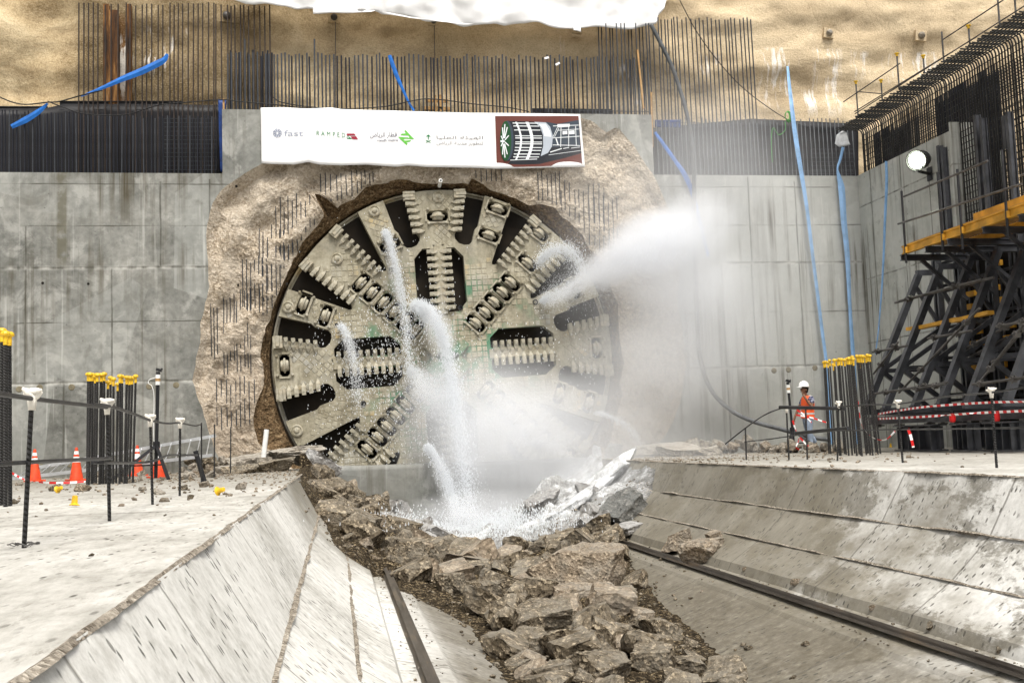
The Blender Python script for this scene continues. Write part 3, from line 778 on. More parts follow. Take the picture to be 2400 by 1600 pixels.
# scraper teeth along both edges of the main spokes
def tooth_mesh():
    b = MB(); L, W, H = .30, .115, .13        # x = outward over the slot
    v = [(-.05, -W/2, .02), (L*.62, -W/2, .06), (L*.62, W/2, .06), (-.05, W/2, .02), (-.05, -W/2, -H*.75), (L*.62, -W/2, -H), (L*.62, W/2, -H), (-.05, W/2, -H*.75), (-.19, 0, -.03), (-.19, 0, .01)]
    f = [(4, 5, 6, 7), (0, 1, 5, 4), (1, 2, 6, 5), (2, 3, 7, 6), (0, 3, 2, 1), (4, 7, 8), (0, 4, 8, 9), (7, 3, 9, 8), (3, 0, 9)]
    b.add(v, f); b.box((L*.30, 0, -H*.98), (.05, W*.5, .06)); b.box((L*.50, 0, -H*1.02), (.09, W*.9, .035))
    return b
tooth = None
def place2d(o, al, u, v, side):
    """x axis of the piece points to the given side of the spoke, its y axis along the spoke, its z axis away from the camera"""
    p = sp(al, u, v); ax = Vector((math.sin(al), 0, -math.cos(al)))*side; ay = Vector((math.cos(al), 0, math.sin(al)))
    az = Vector((0, 1, 0)); m = Matrix((ax, ay, az)).transposed().to_4x4(); m.translation = (p[0], 0, p[1]); o.matrix_basis = m
def dupl(src, parent=None, kids=True):
    c = src.copy(); COL.objects.link(c)
    if parent is not None: c.parent = parent
    if kids:
        for k in list(src.children):
            d = k.copy(); COL.objects.link(d); d.parent = c
            for k2 in list(k.children):
                d2 = k2.copy(); COL.objects.link(d2); d2.parent = d
    return c
gb = MB(); gb.box((0, 0, -.06), (.34, .27, .13)); gb.box((.03, 0, -.14), (.30, .09, .05)); gb.box((-.02, .09, -.14), (.30, .05, .03)); gb.box((-.02, -.09, -.14), (.3, .05, .03))
gsrc = None
for k in range(8):
    al = PI/2+k*PI/4; even = k % 2 == 0
    for side in (1, -1):
        for i in range(5 if even else 7):
            v = (.745+.041*i) if even else (.632+.0435*i)
            edge = (.133+(v-.77)*.17) if even else (.128+(v-.66)*.057)
            if tooth is None: tooth = kid(tooth_mesh().build('scraper_tooth', M['head'])); o = tooth
            else: o = dupl(tooth, tbm)
            place2d(o, al, side*(edge-.022), v, side)
        if gsrc is None: gsrc = kid(gb.build('gauge_block', M['head'])); o = gsrc
        else: o = dupl(gsrc, tbm)
        place2d(o, al, side*(.15 if even else .130), .955, side)
# double scraper bars across the four windows
src = None
for q in range(4):
    al = PI/2+q*PI/2
    if src is None:
        b = MB(); b.box((0, 0, .10), (.26, HR*.40, .30)); src = kid(b.build('scraper_bar', M['head']))
        t0 = None
        for i in range(9):
            for side in (1, -1):
                if t0 is None: t0 = tooth_mesh().build('bar_tooth', M['head']); o = t0
                else: o = t0.copy(); COL.objects.link(o)
                o.parent = src; y = (-.165+.0415*i)*HR
                m = Matrix.Rotation(0 if side > 0 else PI, 4, 'Z'); m.translation = (side*.16, y, 0); o.matrix_basis = m
        bar = src
    else: bar = dupl(src, tbm)
    place2d(bar, al, 0, .452, 1)
# disc cutters
def wheel():
    b = MB(); pr = [(.02, -.115), (.12, -.115), (.15, -.10), (.155, -.05), (.165, -.035), (.215, -.02), (.215, .02), (.165, .035), (.155, .05), (.15, .10), (.12, .115), (.02, .115)]
    b.lathe((0, 0, 0), (0, 1, 0), pr, 28); return b
w0 = None
for r, a in DISC:
    if w0 is None:
        w0 = kid(wheel().build('disc_cutter', M['head'], smooth=False))
        h = MB()
        for s_ in (-1, 1):
            h.box((0, s_*.185, -.06), (.56, .05, .05)); h.box((s_*.34, 0, -.055), (.045, .30, .04))
            for s2 in (-1, 1): h.lathe((s_*.27, s2*.21, -.05), (0, 0, -1), [(.04, 0), (.04, .06), (.025, .08)], 8)
        hh = h.build('cutter_housing', M['head']); hh.parent = w0; o = w0
    else: o = dupl(w0, tbm)
    place2d(o, R(a), 0, r, 1); o.matrix_basis.translation.y = .07
    m = o.matrix_basis.copy(); m.translation.y = .03; o.matrix_basis = m
# bolted covers
c0 = None
for r, a in ((.85, 134), (.95, 158.5), (.95, 112), (.95, 202), (.83, 23), (.945, 88.6)):
    if c0 is None:
        b = MB(); b.lathe((0, 0, 0), (0, 0, -1), [(.17, -.02), (.17, .05), (.13, .07), (.11, .05), (.075, .055), (.06, .10), (.03, .11)], 24); c0 = kid(b.build('bolted_cover', M['head'])); o = c0
    else: o = dupl(c0, tbm)
    place2d(o, R(a), 0, r, 1)
# centre boss
b = MB()
for k in range(4):
    rot = Matrix.Rotation(PI/4+k*PI/2, 3, 'Y'); b.box(rot @ Vector((.36, -.09, 0)), (.62, .26, .50), rot)
b.lathe((0, .05, 0), (0, -1, 0), [(.44, 0), (.44, .2), (.30, .26), (.18, .24), (.12, .30)], 12)
kid(b.build('centre_boss', M['plate']))
for r, a in ((.62, 27.5), (.60, 118), (.33, 200), (.30, 70), (.55, 205)):
    p = sp(R(a), 0, r); b = MB(); b.lathe((p[0], .03, p[1]), (0, -1, 0), [(.075, 0), (.075, .07), (.055, .07), (.05, .03)], 12); kid(b.build('spray_nozzle', M['pipe_dark']))
# ------------------------------------------------------------------ starter bars standing in the wall tops
def starter(px, pyt, pyb, Y, mat, label, group, lean=0.0, r=.0205):
    p = onY(px, pyb, Y); q = onY(px+lean, pyt, Y); q.x = p.x+(q.x-p.x)
    key = round(r, 4)
    b = MB(); b.tube(Vector((0, 0, -.25)), q-p, r, 5)
    o = b.build('starter_bar', mat); o.location = p; return tag(o, label, 'reinforcing bar', group)
g1 = 'tall starter bars at the upper left'
L1 = 'tall thin dark starter bar before the brown stained bank at the upper left'
for z_ in (670, 713, 752, 793, 832, 895, 944, 1003, 1072, 1105, 1152, 1208, 1245, 1288, 1343, 1382, 1443, 1478, 1513, 1550, 1598, 1642, 1682, 1720, 1770, 1815, 1832):
    starter(z_/3.618-1, 8+rnd.uniform(-2, 6), 404, 31.55, M['rebar_rust'], L1, g1, lean=0.5)
for z_ in (1878, 1933, 1962, 1993, 2042, 2070, 2110, 2158, 2205, 2247, 2290):
    starter(z_/3.618+1, 13+rnd.uniform(-2, 3), 256, 31.55, M['rebar_rust'], 'tall thin starter bar above the left end of the white banner', 'tall starter bars above the banner left end', lean=-2)
x = 4
kk = 0
while x < 512:
    t = 258+16*min(1, x/330)+rnd.uniform(-4, 4)
    kk += 1; starter(x, t, 405, 30.85 if kk % 2 else 31.3, M['rebar'] if kk % 3 == 0 else M['rebar_dark'], 'short grey starter bar in the close row on the left wall top, before dark membrane', 'short starter bars on the left wall top', lean=rnd.uniform(-1.5, 1.5), r=.019)
    x += rnd.uniform(7.5, 10.0)
x = 534
while x < 1524:
    front = rnd.random() < .55
    t = 124+.01*(x-540)+rnd.uniform(-3, 4)+(0 if front else 6)
    if rnd.random() < .045: t = 92
    starter(x, t, 256+13*(x-521)/1005, 30.8 if front else 31.5, M['rebar'] if front else M['rebar_dark'], 'grey starter bar in the long picket row above the white banner', 'starter bars in the long row above the banner', lean=-1-3*(x-540)/1000+rnd.uniform(-1.2, 1.2), r=.025)
    x += rnd.uniform(7.0, 11.5)
x = 540
while x < 645:
    starter(x, 117+rnd.uniform(0, 8), 257, 31.7, M['rebar_dark'], 'thick near black starter bar in the dense cluster above the banner left end', 'dense dark starter bars', r=.03); x += rnd.uniform(9, 13)
x = 1402
while x < 1785:
    t = 42+rnd.uniform(-2, 6) if x > 1535 else 55
    starter(x+6, t, 268 if x < 1528 else 411, 31.5 if rnd.random() < .6 else 31.0, M['rebar'], 'tall grey starter bar right of the white tarp, above the right wall top', 'tall starter bars on the right', lean=-11-14*(x-1400)/380+rnd.uniform(-2, 2)+(0 if x > 1528 else 5)); x += rnd.uniform(7.2, 12)
x = 1540
while x < 2004:
    starter(x+5, 283+rnd.uniform(-7, 7), 412, 30.85, M['rebar_pale'], 'short grey starter bar in the row on the right wall top', 'short starter bars on the right wall top', lean=-6-3*(x-1540)/460+rnd.uniform(-1, 1), r=.015); x += rnd.uniform(8.2, 11)
# horizontal tie bars and mesh panels behind the short bars
def mesh_panel(px0, px1, py0, py1, nx, ny, Y, label):
    b = MB()
    for i in range(nx+1):
        px = px0+(px1-px0)*i/nx; b.tube(onY(px, py0, Y), onY(px, py1, Y), .007, 4)
    for j in range(ny+1):
        py = py0+(py1-py0)*j/ny; b.tube(onY(px0, py, Y), onY(px1, py, Y), .007, 4)
    o = auto_origin(b.build('wire_mesh', M['rebar'])); tag(o, label, 'wire mesh')
mesh_panel(384, 508, 278, 398, 10, 12, 31.2, 'thin wire mesh panel behind the short bars, left of the raised block')
mesh_panel(1555, 1645, 288, 408, 9, 11, 31.2, 'thin wire mesh panel behind the short bars, right of the raised block')
mesh_panel(1900, 2000, 350, 408, 5, 6, 31.2, 'loose stirrup mesh behind the short bars beside the right corner')
for (px0, py0, px1, py1, Y, lab) in ((1640, 400, 2000, 402, 30.95, 'long thin tie bar laid across the short bars at the right'), (1350, 259, 1520, 262, 30.95, 'short tie bar wired across the long picket row')):
    b = MB(); b.tube(onY(px0, py0, Y), onY(px1, py1, Y), .012, 5); tag(auto_origin(b.build('tie_bar', M['rebar'])), lab, 'reinforcing bar')

# ------------------------------------------------------------------ dark membrane between the wall top and the bank
def sheet(name, px, Y, mat, label, cat, wav=.06, nx=60, nz=10, thick=.012, kind=None):
    """wrinkled hanging sheet: px = (list of top points, list of bottom points) in photo pixels"""
    tp, bp = px; vs = []; fs = []
    def along(L, t):
        d = [0]
        for a, b_ in zip(L, L[1:]): d.append(d[-1]+math.hypot(b_[0]-a[0], b_[1]-a[1]))
        s_ = t*d[-1]
        return (float(np.interp(s_, d, [p[0] for p in L])), float(np.interp(s_, d, [p[1] for p in L])))
    for k in range(2):
        for j in range(nz+1):
            for i in range(nx+1):
                a = along(tp, i/nx); c = along(bp, i/nx); t = j/nz
                p = onY(a[0]+(c[0]-a[0])*t, a[1]+(c[1]-a[1])*t, Y)
                p.y += wav*fbm(Vector((p.x*.9, Y, p.z*.7)), 4)+wav*.35*math.sin(p.x*5+2*fbm(Vector((p.x, 0, 1))))*t + k*thick
                vs.append(p)
    n = nx+1; o_ = n*(nz+1)
    for j in range(nz):
        for i in range(nx):
            fs.append((j*n+i, (j+1)*n+i, (j+1)*n+i+1, j*n+i+1)); fs.append((o_+j*n+i, o_+j*n+i+1, o_+(j+1)*n+i+1, o_+(j+1)*n+i))
    ring = [i for i in range(n)]+[j*n+nx for j in range(1, nz+1)]+[nz*n+i for i in range(nx-1, -1, -1)]+[j*n for j in range(nz-1, 0, -1)]
    for a, c in zip(ring, ring[1:]+ring[:1]): fs.append((a, c, o_+c, o_+a))
    o = mesh_obj(name, vs, fs, mat, smooth=True); auto_origin(o); return tag(o, label, cat, kind=kind)
sheet('membrane_sheet', ([(-60, 256), (110, 253), (150, 244), (520, 246)], [(-60, 430), (520, 430)]), 31.72, M['membrane'], 'dark waterproof membrane hung behind the short bars at the left', 'membrane', .05)
sheet('membrane_sheet', ([(1528, 300), (1640, 290), (1760, 278), (1960, 288), (2012, 290)], [(1528, 430), (2014, 430)]), 31.72, M['membrane'], 'dark grey membrane hung behind the short bars at the right', 'membrane', .05)
for (px0, py0, px1, py1, lab) in ((140, 235, 430, 262, 'black steel waler lying along the foot of the stained bank at the left'), (-40, 250, 112, 272, 'black steel waler behind the blue hose at the left edge')):
    b = MB(); p = onY(px0, (py0+py1)/2, 31.78); q = onY(px1, (py0+py1)/2, 31.78); b.ibeam(p, q, .12, .26); o = auto_origin(b.build('steel_waler', M['black'])); tag(o, lab, 'beam')
b = MB(); p = onY(1247, 260, 31.75); q = onY(1435, 262, 31.75); b.bar(p, q, .1, .13); tag(auto_origin(b.build('black_board', M['black'])), 'long black board lying behind the picket row above the photo panel', 'board')
sheet('blue_tarp', ([(511, 232), (531, 234)], [(516, 400), (521, 404)]), 31.0, M['blue_tarp'], 'narrow blue tarp strip hanging at the left edge of the raised block', 'tarp', .03, 8, 16)
sheet('blue_tarp', ([(1535, 281), (1597, 281)], [(1535, 298), (1597, 300)]), 31.3, M['blue_tarp'], 'small folded blue tarp behind the bars right of the raised block', 'tarp', .04, 12, 6)
for (x0, x1, y0, y1, mat_, lab) in ((524, 526.5, 232, 405, 'wood', 'thin timber stop strip on the left edge of the raised block'), (1526, 1529, 217, 345, 'wood', 'thin timber stop strip on the right edge of the raised block'), (1494, 1508, 117, 255, 'wood', 'thin pale timber lath leaning among the bars beside the tarp corner')):
    b = MB(); b.bar(onY(x0, y0, 30.75), onY(x1, y1, 30.75), .05, .05, (0, 1, 0)); tag(auto_origin(b.build('timber_strip', M[mat_])), lab, 'timber')
# steel soldier columns stained with rust on the bank
g = G('rusty_steel'); P = g.obj(); M['rust'] = g.done(g.ramp(g.noise(g.map(P, (6, 6, .7)), 1, 5, .65), [(.35, (.02, .012, .008)), (.5, (.11, .045, .012)), (.62, (.30, .15, .045)), (.75, (.5, .45, .38))]), .7, .2)
for (px, w_, lab) in ((250, .16, 'narrow rust stained steel post against the bank, left of the wide one'), (268, .26, 'wide rust streaked steel post running up the brown bank'), (303, .14, 'narrow dark steel post against the bank, right of the wide one')):
    b = MB(); b.ibeam(onY(px, 255, 31.9), onY(px, 12 if w_ < .2 else 28, 31.9), w_, w_*1.1, .03, (0, 1, 0)); tag(auto_origin(b.build('soldier_post', M['rust'])), lab, 'steel post', 'rusty posts on the bank')
# anchor heads in the bank
for px, py, s_, lab in ((783, 42, 1, 'anchor head in the bank under the folded tarp hem'), (1016, 50, .9, 'anchor head in the bank at the tarp edge, above the crossed timbers'), (1942, 78, 1, 'square pale anchor plate high on the right bank, the nearer to the tarp'), (2158, 84, 1.1, 'square pale anchor plate high on the right bank, next to the handrail'), (532, 38, 1.2, 'rough anchor head in a splash of mortar above the banner left end'), (1352, 68, .9, 'anchor head half covered by the tarp edge above the photo panel')):
    p = onY(px, py, YB-.12); r_ = empty('anchor_head', p, lab, 'anchor', 'anchor heads in the bank')
    b = MB(); b.box(p+Vector((0, .02, 0)), (.34*s_, .10, .32*s_), Matrix.Rotation(.1, 3, 'Y')); b.build('bearing_plate', M['shotcrete'], r_)
    b = MB(); b.lathe(p+Vector((0, -.02, 0)), (0, -1, -.15), [(.10*s_, 0), (.10*s_, .08), (.06*s_, .14), (.03, .16)], 12); b.build('anchor_cap', M['rock_pale'] if px > 1900 else M['pipe'], r_)
for i, (px, y0, y1) in enumerate(((786, 52, 256), (1018, 60, 260))):
    b = MB(); b.tube(onY(px, y0, YB-.2), onY(px+1, y1, YB-.2), .012, 5); tag(auto_origin(b.build('hanging_wire', M['pipe'])), 'thin wire hanging straight down from the '+('left' if i == 0 else 'right')+' anchor head under the tarp', 'wire')
# crossed timbers behind the banner
t = empty('timber_cross', onY(1025, 252, 31.6), 'crossed yellow timber pieces clamped behind the bars above the banner', 'timber')
for (a, c, w_) in (((998, 236), (1050, 237), .09), ((995, 254), (1058, 256), .10), ((1019, 224), (1021, 262), .08), ((1031, 223), (1033, 262), .08)):
    b = MB(); b.bar(onY(*a, 31.6), onY(*c, 31.6), .08, w_, (0, 0, 1) if abs(a[0]-c[0]) > 10 else (1, 0, 0)); b.build('timber_piece', M['wood'], t)
for px, py, rz, lab in ((1281, 136, .3, 'small white paper tag caught on the bars, upper one'), (1307, 150, .5, 'small white paper tag caught on the bars, lower one')):
    b = MB(); b.box((0, 0, 0), (.14, .012, .06), Matrix.Rotation(-rz, 3, 'Y')); o = b.build('paper_tag', M['white']); o.location = onY(px, py, 30.7); tag(o, lab, 'paper tag', 'paper tags')

# ------------------------------------------------------------------ cables, hoses, straps
def hose(name, px, Y, r, mat, label, cat, k=8, n=7, flat=None):
    Ys = Y if isinstance(Y, (list, tuple)) else [Y]*len(px)
    pts = spline([onY(a, b_, y_) for (a, b_), y_ in zip(px, Ys)], k)
    b = MB()
    if flat is None: b.poly(pts, r, n)
    else:
        w_ = flat if isinstance(flat, (list, tuple)) else [flat]*len(px)
        ws = [float(np.interp(i/(len(pts)-1), np.linspace(0, 1, len(w_)), w_)) for i in range(len(pts))]
        vs = []; fs = []
        for i, p in enumerate(pts):
            t = (pts[min(i+1, len(pts)-1)]-pts[max(i-1, 0)]).normalized(); s_ = Vector((t.z, 0, -t.x)).normalized()
            for a, c in ((-1, 0), (0, -.35), (1, 0), (0, .35)): vs.append(p+s_*(a*ws[i])+Vector((0, c*ws[i], 0)))
        for i in range(len(pts)-1):
            for j in range(4): fs.append((i*4+j, i*4+(j+1) % 4, (i+1)*4+(j+1) % 4, (i+1)*4+j))
        b.add(vs, fs)
    o = auto_origin(b.build(name, mat, smooth=flat is None)); return tag(o, label, cat)
hose('flat_hose', [(392, 127), (386, 139), (370, 149), (330, 168), (290, 184), (240, 206), (190, 226)], 31.35, 0, M['blue'], 'bright blue flat hose slanting across the tall bars at the upper left', 'hose', flat=[.04, .075, .10, .10, .085, .05, .02])
hose('flat_hose', [(112, 243), (90, 262), (60, 281), (27, 297)], 30.75, 0, M['blue'], 'short blue flat hose over the short bars at the far left', 'hose', flat=[.03, .075, .09, .06])
hose('flat_hose', [(913, 130), (918, 145), (930, 178), (945, 212), (958, 240), (970, 260)], 30.72, 0, M['blue'], 'blue flat hose hanging over the picket row above the banner', 'hose', flat=[.05, .06, .06, .04, .03, .035])
hose('flat_hose', [(1535, 310), (1560, 345), (1585, 380), (1605, 410), (1622, 450), (1640, 520), (1660, 600)], [30.75, 30.7, 30.65, 30.5, 30.5, 30.5, 30.5], 0, M['blue'], 'blue flat hose hanging down beside the grey pipe into the mist', 'hose', flat=[.04, .06, .06, .08, .07, .05, .04])
hose('flat_hose', [(1846, 156), (1850, 200), (1858, 270), (1866, 330), (1878, 405), (1890, 480), (1905, 600), (1925, 760), (1940, 880), (1950, 1040)], [31.6, 31.2, 30.7, 30.55, 30.45, 30.4, 30.4, 30.4, 30.3, 30.2], 0, M['pale_blue'], 'long pale blue flat hose from a pipe in the bank down to the floor', 'hose', flat=[.04, .055, .07, .075, .07, .06, .055, .055, .05, .05])
hose('flat_hose', [(1976, 345), (1969, 375), (1963, 398), (1972, 440), (1978, 520), (1986, 600), (1992, 720), (2000, 840), (2012, 1040)], [30.6, 30.55, 30.5, 30.45, 30.4, 30.4, 30.4, 30.3, 30.2], 0, M['pale_blue'], 'wide pale blue flat hose hanging by the corner under the plastic bag', 'hose', flat=[.05, .04, .03, .11, .095, .08, .055, .065, .05])
p0 = [(2077, 378), (2078, 430), (2074, 520), (2069, 640), (2060, 760), (2052, 830)]
hose('thin_strap', p0, [28.6, 28.6, 28.6, 28.7, 28.8, 28.9], 0, M['pale_blue'], 'thin pale strap hanging down the side wall left of the floodlight', 'strap', flat=[.04, .045, .04, .03, .02, .02])
sheet('plastic_bag', ([(1963, 315), (1975, 306), (1985, 308)], [(1960, 335), (1970, 343), (1995, 338)]), 30.5, M['bag'], 'crumpled clear plastic bag tied at the top of the corner hose', 'bag', .16, 10, 8)
hose('delivery_pipe', [(1526, 58), (1545, 95), (1572, 150), (1592, 205), (1608, 260), (1619, 315), (1626, 380), (1627, 440), (1628, 560), (1634, 740), (1640, 830), (1662, 905), (1705, 955), (1760, 985), (1830, 1005), (1905, 1024), (1945, 1030)], [30.4]*6+[30.3]*4+[29.9, 29.6, 29.3, 29.0, 28.8, 28.6, 28.5], .062, M['hose_grey'], 'thick grey delivery hose sagging from the tarp corner down through the mist to the floor', 'hose', n=9)
hose('power_cable', [(-5, 226), (30, 240), (62, 245), (112, 240), (140, 238), (190, 224), (240, 212)], 30.7, .018, M['cable'], 'black cable looping along the foot of the bank at the far left', 'cable')
hose('power_cable', [(112, 238), (150, 252), (190, 265), (250, 271), (300, 268), (340, 256), (380, 245), (440, 240), (520, 234), (560, 238), (640, 245), (700, 252), (770, 256)], 30.7, .015, M['cable'], 'long black cable sagging over the short bars at the left', 'cable')
hose('power_cable', [(640, 228), (660, 240), (720, 250), (800, 255), (900, 250), (960, 238), (1000, 232), (1050, 236), (1110, 244), (1190, 252), (1240, 262)], 30.65, .014, M['cable'], 'black cable sagging behind the timber cross above the banner', 'cable')
hose('power_cable', [(1590, -5), (1630, 70), (1680, 140), (1740, 205), (1820, 265), (1880, 295), (1935, 307), (1975, 308)], [30.9]*8, .013, M['cable'], 'thin dark cable slanting from the top across the tall right bars to the corner', 'cable')
pts = []
c = onY(1845, 272, 30.7)
b = MB()
for k in range(5):
    rr_ = .12+.014*k; b.poly([c+Vector((rr_*.6*math.cos(a), .02*k, rr_*math.sin(a)))+Vector((.02*k, 0, 0)) for a in np.linspace(.2*k, 2*PI+.2*k, 20)], .010, 4)
b.poly(spline([onY(1840, 285, 30.7), onY(1840, 305, 30.7), (onY(1825, 316, 30.7)), onY(1812, 300, 30.7), onY(1808, 330, 30.7), onY(1810, 380, 30.7)], 6), .01, 4)
tag(auto_origin(b.build('cord_coil', M['green'])), 'coil of thin green cord hung on the right bars by the pale blue hose', 'cord')

# ------------------------------------------------------------------ white tarp over the upper bank
TT = [(530, -140), (900, -140), (1300, -140), (1580, -140)]
TB = [(546, 2), (575, 8), (640, 13), (664, 11), (690, 16), (732, 19), (810, 30), (880, 30), (930, 38), (1000, 48), (1060, 55), (1150, 58), (1262, 57), (1290, 64), (1345, 66), (1400, 60), (1425, 63), (1482, 67), (1500, 62), (1538, 58), (1540, 40), (1556, 22), (1562, 0)]
sheet('white_tarp', (TT, TB), 31.2, M['white'], 'big white tarp hung over the top of the bank, its ragged lower edge showing', 'tarp', .22, 140, 30, .015)
sheet('tarp_fold', ([(733, 14), (800, 20), (890, 26), (960, 40), (1110, 56)], [(734, 33), (775, 31), (828, 32), (872, 29), (884, 24), (900, 33), (960, 43), (1100, 59)]), 31.05, M['white'], 'folded white hem hanging loose under the big tarp', 'tarp', .05, 60, 4)
sheet('tarp_fold', ([(1345, 64), (1361, 64)], [(1344, 71), (1352, 72), (1362, 75)]), 31.05, M['white'], 'small torn white scrap under the tarp edge above the photo panel', 'tarp', .03, 8, 3)

# ------------------------------------------------------------------ bent cage standing on the side wall
cage = empty('rebar_cage', (XS, 27, zs0), 'dense reinforcing cage rising from the side wall, its bars bent over towards the pit', 'reinforcing cage')
XC = XS+.18
def zl_top(Y):   # concrete top at this depth
    return SWZ if Y > ys_end else SWZ-.02
ztop0 = onX(2004, 312, XC).z; ztop1 = onX(2395, 80, XC).z; ZT = (ztop0+ztop1)/2; HOOK = .82
ycs = []
Y = YW-.1
while Y > 20.5: ycs.append(Y); Y -= .115
for i, Y in enumerate(ycs):
    zb = SWZ-.1 if Y > ys_end else 2.6
    xo = XC+rnd.uniform(-.015, .015); zt = ZT+rnd.uniform(-.015, .015)
    pts = [Vector((xo, Y, zb)), Vector((xo, Y, zt-.14)), Vector((xo-.03, Y, zt-.05)), Vector((xo-.10, Y, zt)), Vector((xo-HOOK+rnd.uniform(-.04, .05), Y, zt+.015))]
    b = MB(); b.poly(pts, .022, 5); b.build('bent_bar', M['cage'], cage)
b = MB()
for Y in ycs: b.tube((XC+.42, Y+.03, SWZ-.1 if Y > ys_end else 2.6), (XC+.42, Y+.03, ZT-.12), .022, 4)
for Y in ycs: b.tube((XC+.85, Y+.05, SWZ-.1 if Y > ys_end else 2.6), (XC+.85, Y+.05, ZT-.1), .024, 4)
o = b.build('rear_bars', M['rebar_dark'], cage); o['kind'] = 'stuff'
b = MB(); z = SWZ+.12
k = 0
while z < ZT-.1:
    for xx in (XC+.03, XC+.82): b.tube((xx, YW-.1, z), (xx, 20.5, z), .014, 4)
    z += .165
z = SWZ-.12
while z > 2.7:
    b.tube((XC+.04, ys_end-.05, z), (XC+.04, 20.5, z), .013, 4); b.tube((XC+.82, ys_end-.05, z), (XC+.82, 20.5, z), .013, 4); z -= .165
for k in range(8): b.tube((XC-.08-.10*k, YW-.2, ZT-.03), (XC-.08-.10*k, 20.5, ZT-.03), .018, 4)
o = b.build('horizontal_bars', M['cage'], cage); o['kind'] = 'stuff'
# pour stop at the end of the concrete
b = MB(); b.box((XS+.45, ys_end-.04, 5.2), (1.0, .06, 6.4)); b.build('stop_end', M['side'], sw)
# handrail over the cage
XR = XC-HOOK
hr = empty('handrail', (XR, 27, ZT), 'thin pipe handrail with yellow capped posts running up along the cage top', 'handrail')
for (a, c) in (((2004, 267), (2400, 15)), ((2003, 262), (2290, 86)), ((1977, 239), (2109, 149)), ((2209, 94), (2352, 0)), ((2010, 215), (2065, 220))):
    b = MB(); b.tube(onX(*a, XR), onX(*c, XR), .016, 6); b.build('rail', M['pipe'], hr)
for px, y0, y1, capd in ((2006, 195, 272, 1), (2065, 192, 232, 1), (2102, 130, 212, 1), (2164, 135, 180, 1), (2207, 75, 146, 0), (2270, 65, 110, 1), (2338, -5, 68, 0), (2378, -5, 42, 0)):
    q = onX(px, y0, XR); p = Vector((XR, q.y, ZT)); b = MB(); b.tube(p, q, .022, 6); o = b.build('post', M['pipe'], hr)
    if capd:
        b = MB(); b.lathe(q-Vector((0, 0, .03)), (0, 0, 1), [(.035, 0), (.035, .06), (.06, .065), (.06, .09), (.03, .10)], 10); b.build('post_cap', M['yellow_cap'], o)
# ------------------------------------------------------------------ wall formwork on the right
form = empty('wall_formwork', (13.4, 23, 0), 'big black one sided wall formwork with sloping braced frames and a yellow platform', 'formwork')
FY = [24.75, 23.8, 22.5, 21.45, 20.4, 19.1]
for Yk in FY:
    fr = empty('support_frame', (12.4, Yk, .9)); put(fr, form)
    A = Vector((12.68, Yk, .98)); B = Vector((14.3, Yk, 4.30)); S0 = Vector((14.80, Yk, .75)); S1 = Vector((14.80, Yk, 4.9))
    Nn = A+(B-A)*.29
    b = MB(); b.bar(A, B, .155, .14, (1, 0, 0)); b.build('sloping_leg', M['form_steel'], fr)
    b = MB(); b.bar(S0-Vector((0, .08, 0)), S1-Vector((0, .08, 0)), .07, .14, (1, 0, 0)); b.bar(S0+Vector((0, .08, 0)), S1+Vector((0, .08, 0)), .07, .14, (1, 0, 0)); b.build('soldier', M['form_steel'], fr)
    b = MB()
    b.bar(B+Vector((-.05, 0, .05)), Vector((14.82, Yk, 4.36)), .12, .13); b.bar(Nn, Vector((14.77, Yk, Nn.z+.02)), .09, .10)
    b.bar(Nn, Vector((14.77, Yk, 2.95)), .07, .10)
    b.bar(Nn, Vector((14.6, Yk, .82)), .08, .11); b.bar(B-Vector((.12, 0, .25)), Vector((14.77, Yk, 3.05)), .07, .09)
    b.bar(A-Vector((.1, 0, .02)), Vector((14.9, Yk, .88)), .12, .14)
    b.build('frame_brace', M['form_steel'], fr)
for x in (12.85, 14.5):
    b = MB(); b.ibeam((x, 24.9, .74), (x, 17.5, .74), .14, .18, .025); b.build('base_beam', M['form_steel'], form)
for (y0, y1) in ((23.5, 21.8), (21.15, 20.5), (20.0, 19.0), (18.5, 17.8)):
    for x in (12.85, 14.5):
        b = MB(); b.ibeam((x, y0, .31), (x, y1, .31), .34, .58, .03)
        for k in range(4): yy = y0+(y1-y0)*(k+.3)/3.6; b.box((x, yy, .31), (.30, .02, .50))
        b.build('pedestal', M['form_steel'], form)
for k, Yk in enumerate(FY):
    for x in (12.85, 14.5):
        b = MB(); b.lathe((x, Yk-.3, .58), (0, 0, 1), [(.05, 0), (.05, .08)], 8); b.box((x, Yk-.3, .62), (.22, .10, .03)); b.build('screw_jack', M['pipe'], form)
# panel skin, walers and yellow beams
b = MB(); b.box((15.3, 20.9, 2.75), (.06, 7.2, 4.3)); b.build('panel_skin', M['void'], form)
for z in (1.25, 2.15, 3.05, 3.95, 4.65):
    b = MB(); b.bar((14.95, 24.9, z+.07), (14.95, 17.5, z+.07), .06, .07); b.bar((14.95, 24.9, z-.07), (14.95, 17.5, z-.07), .06, .07); b.build('waler', M['pipe_dark'], form)
for z in (1.0, 1.62, 1.92, 2.5, 2.78, 3.4, 3.7, 4.25):
    y = 24.4-rnd.uniform(0, .5)
    while y > 17.8:
        L = rnd.uniform(.35, .6); b = MB(); b.bar((15.14, y, z), (15.14, y-L, z), .08, .13); b.build('yellow_beam', M['yellow_wood'], form); y -= L+rnd.uniform(.5, .95)
for y in np.arange(24.5, 17.6, -.42):
    b = MB(); b.bar((15.22, y, .7), (15.22, y, 5.0), .05, .05, (0, 1, 0)); b.build('vertical_stud', M['form_steel'], form)
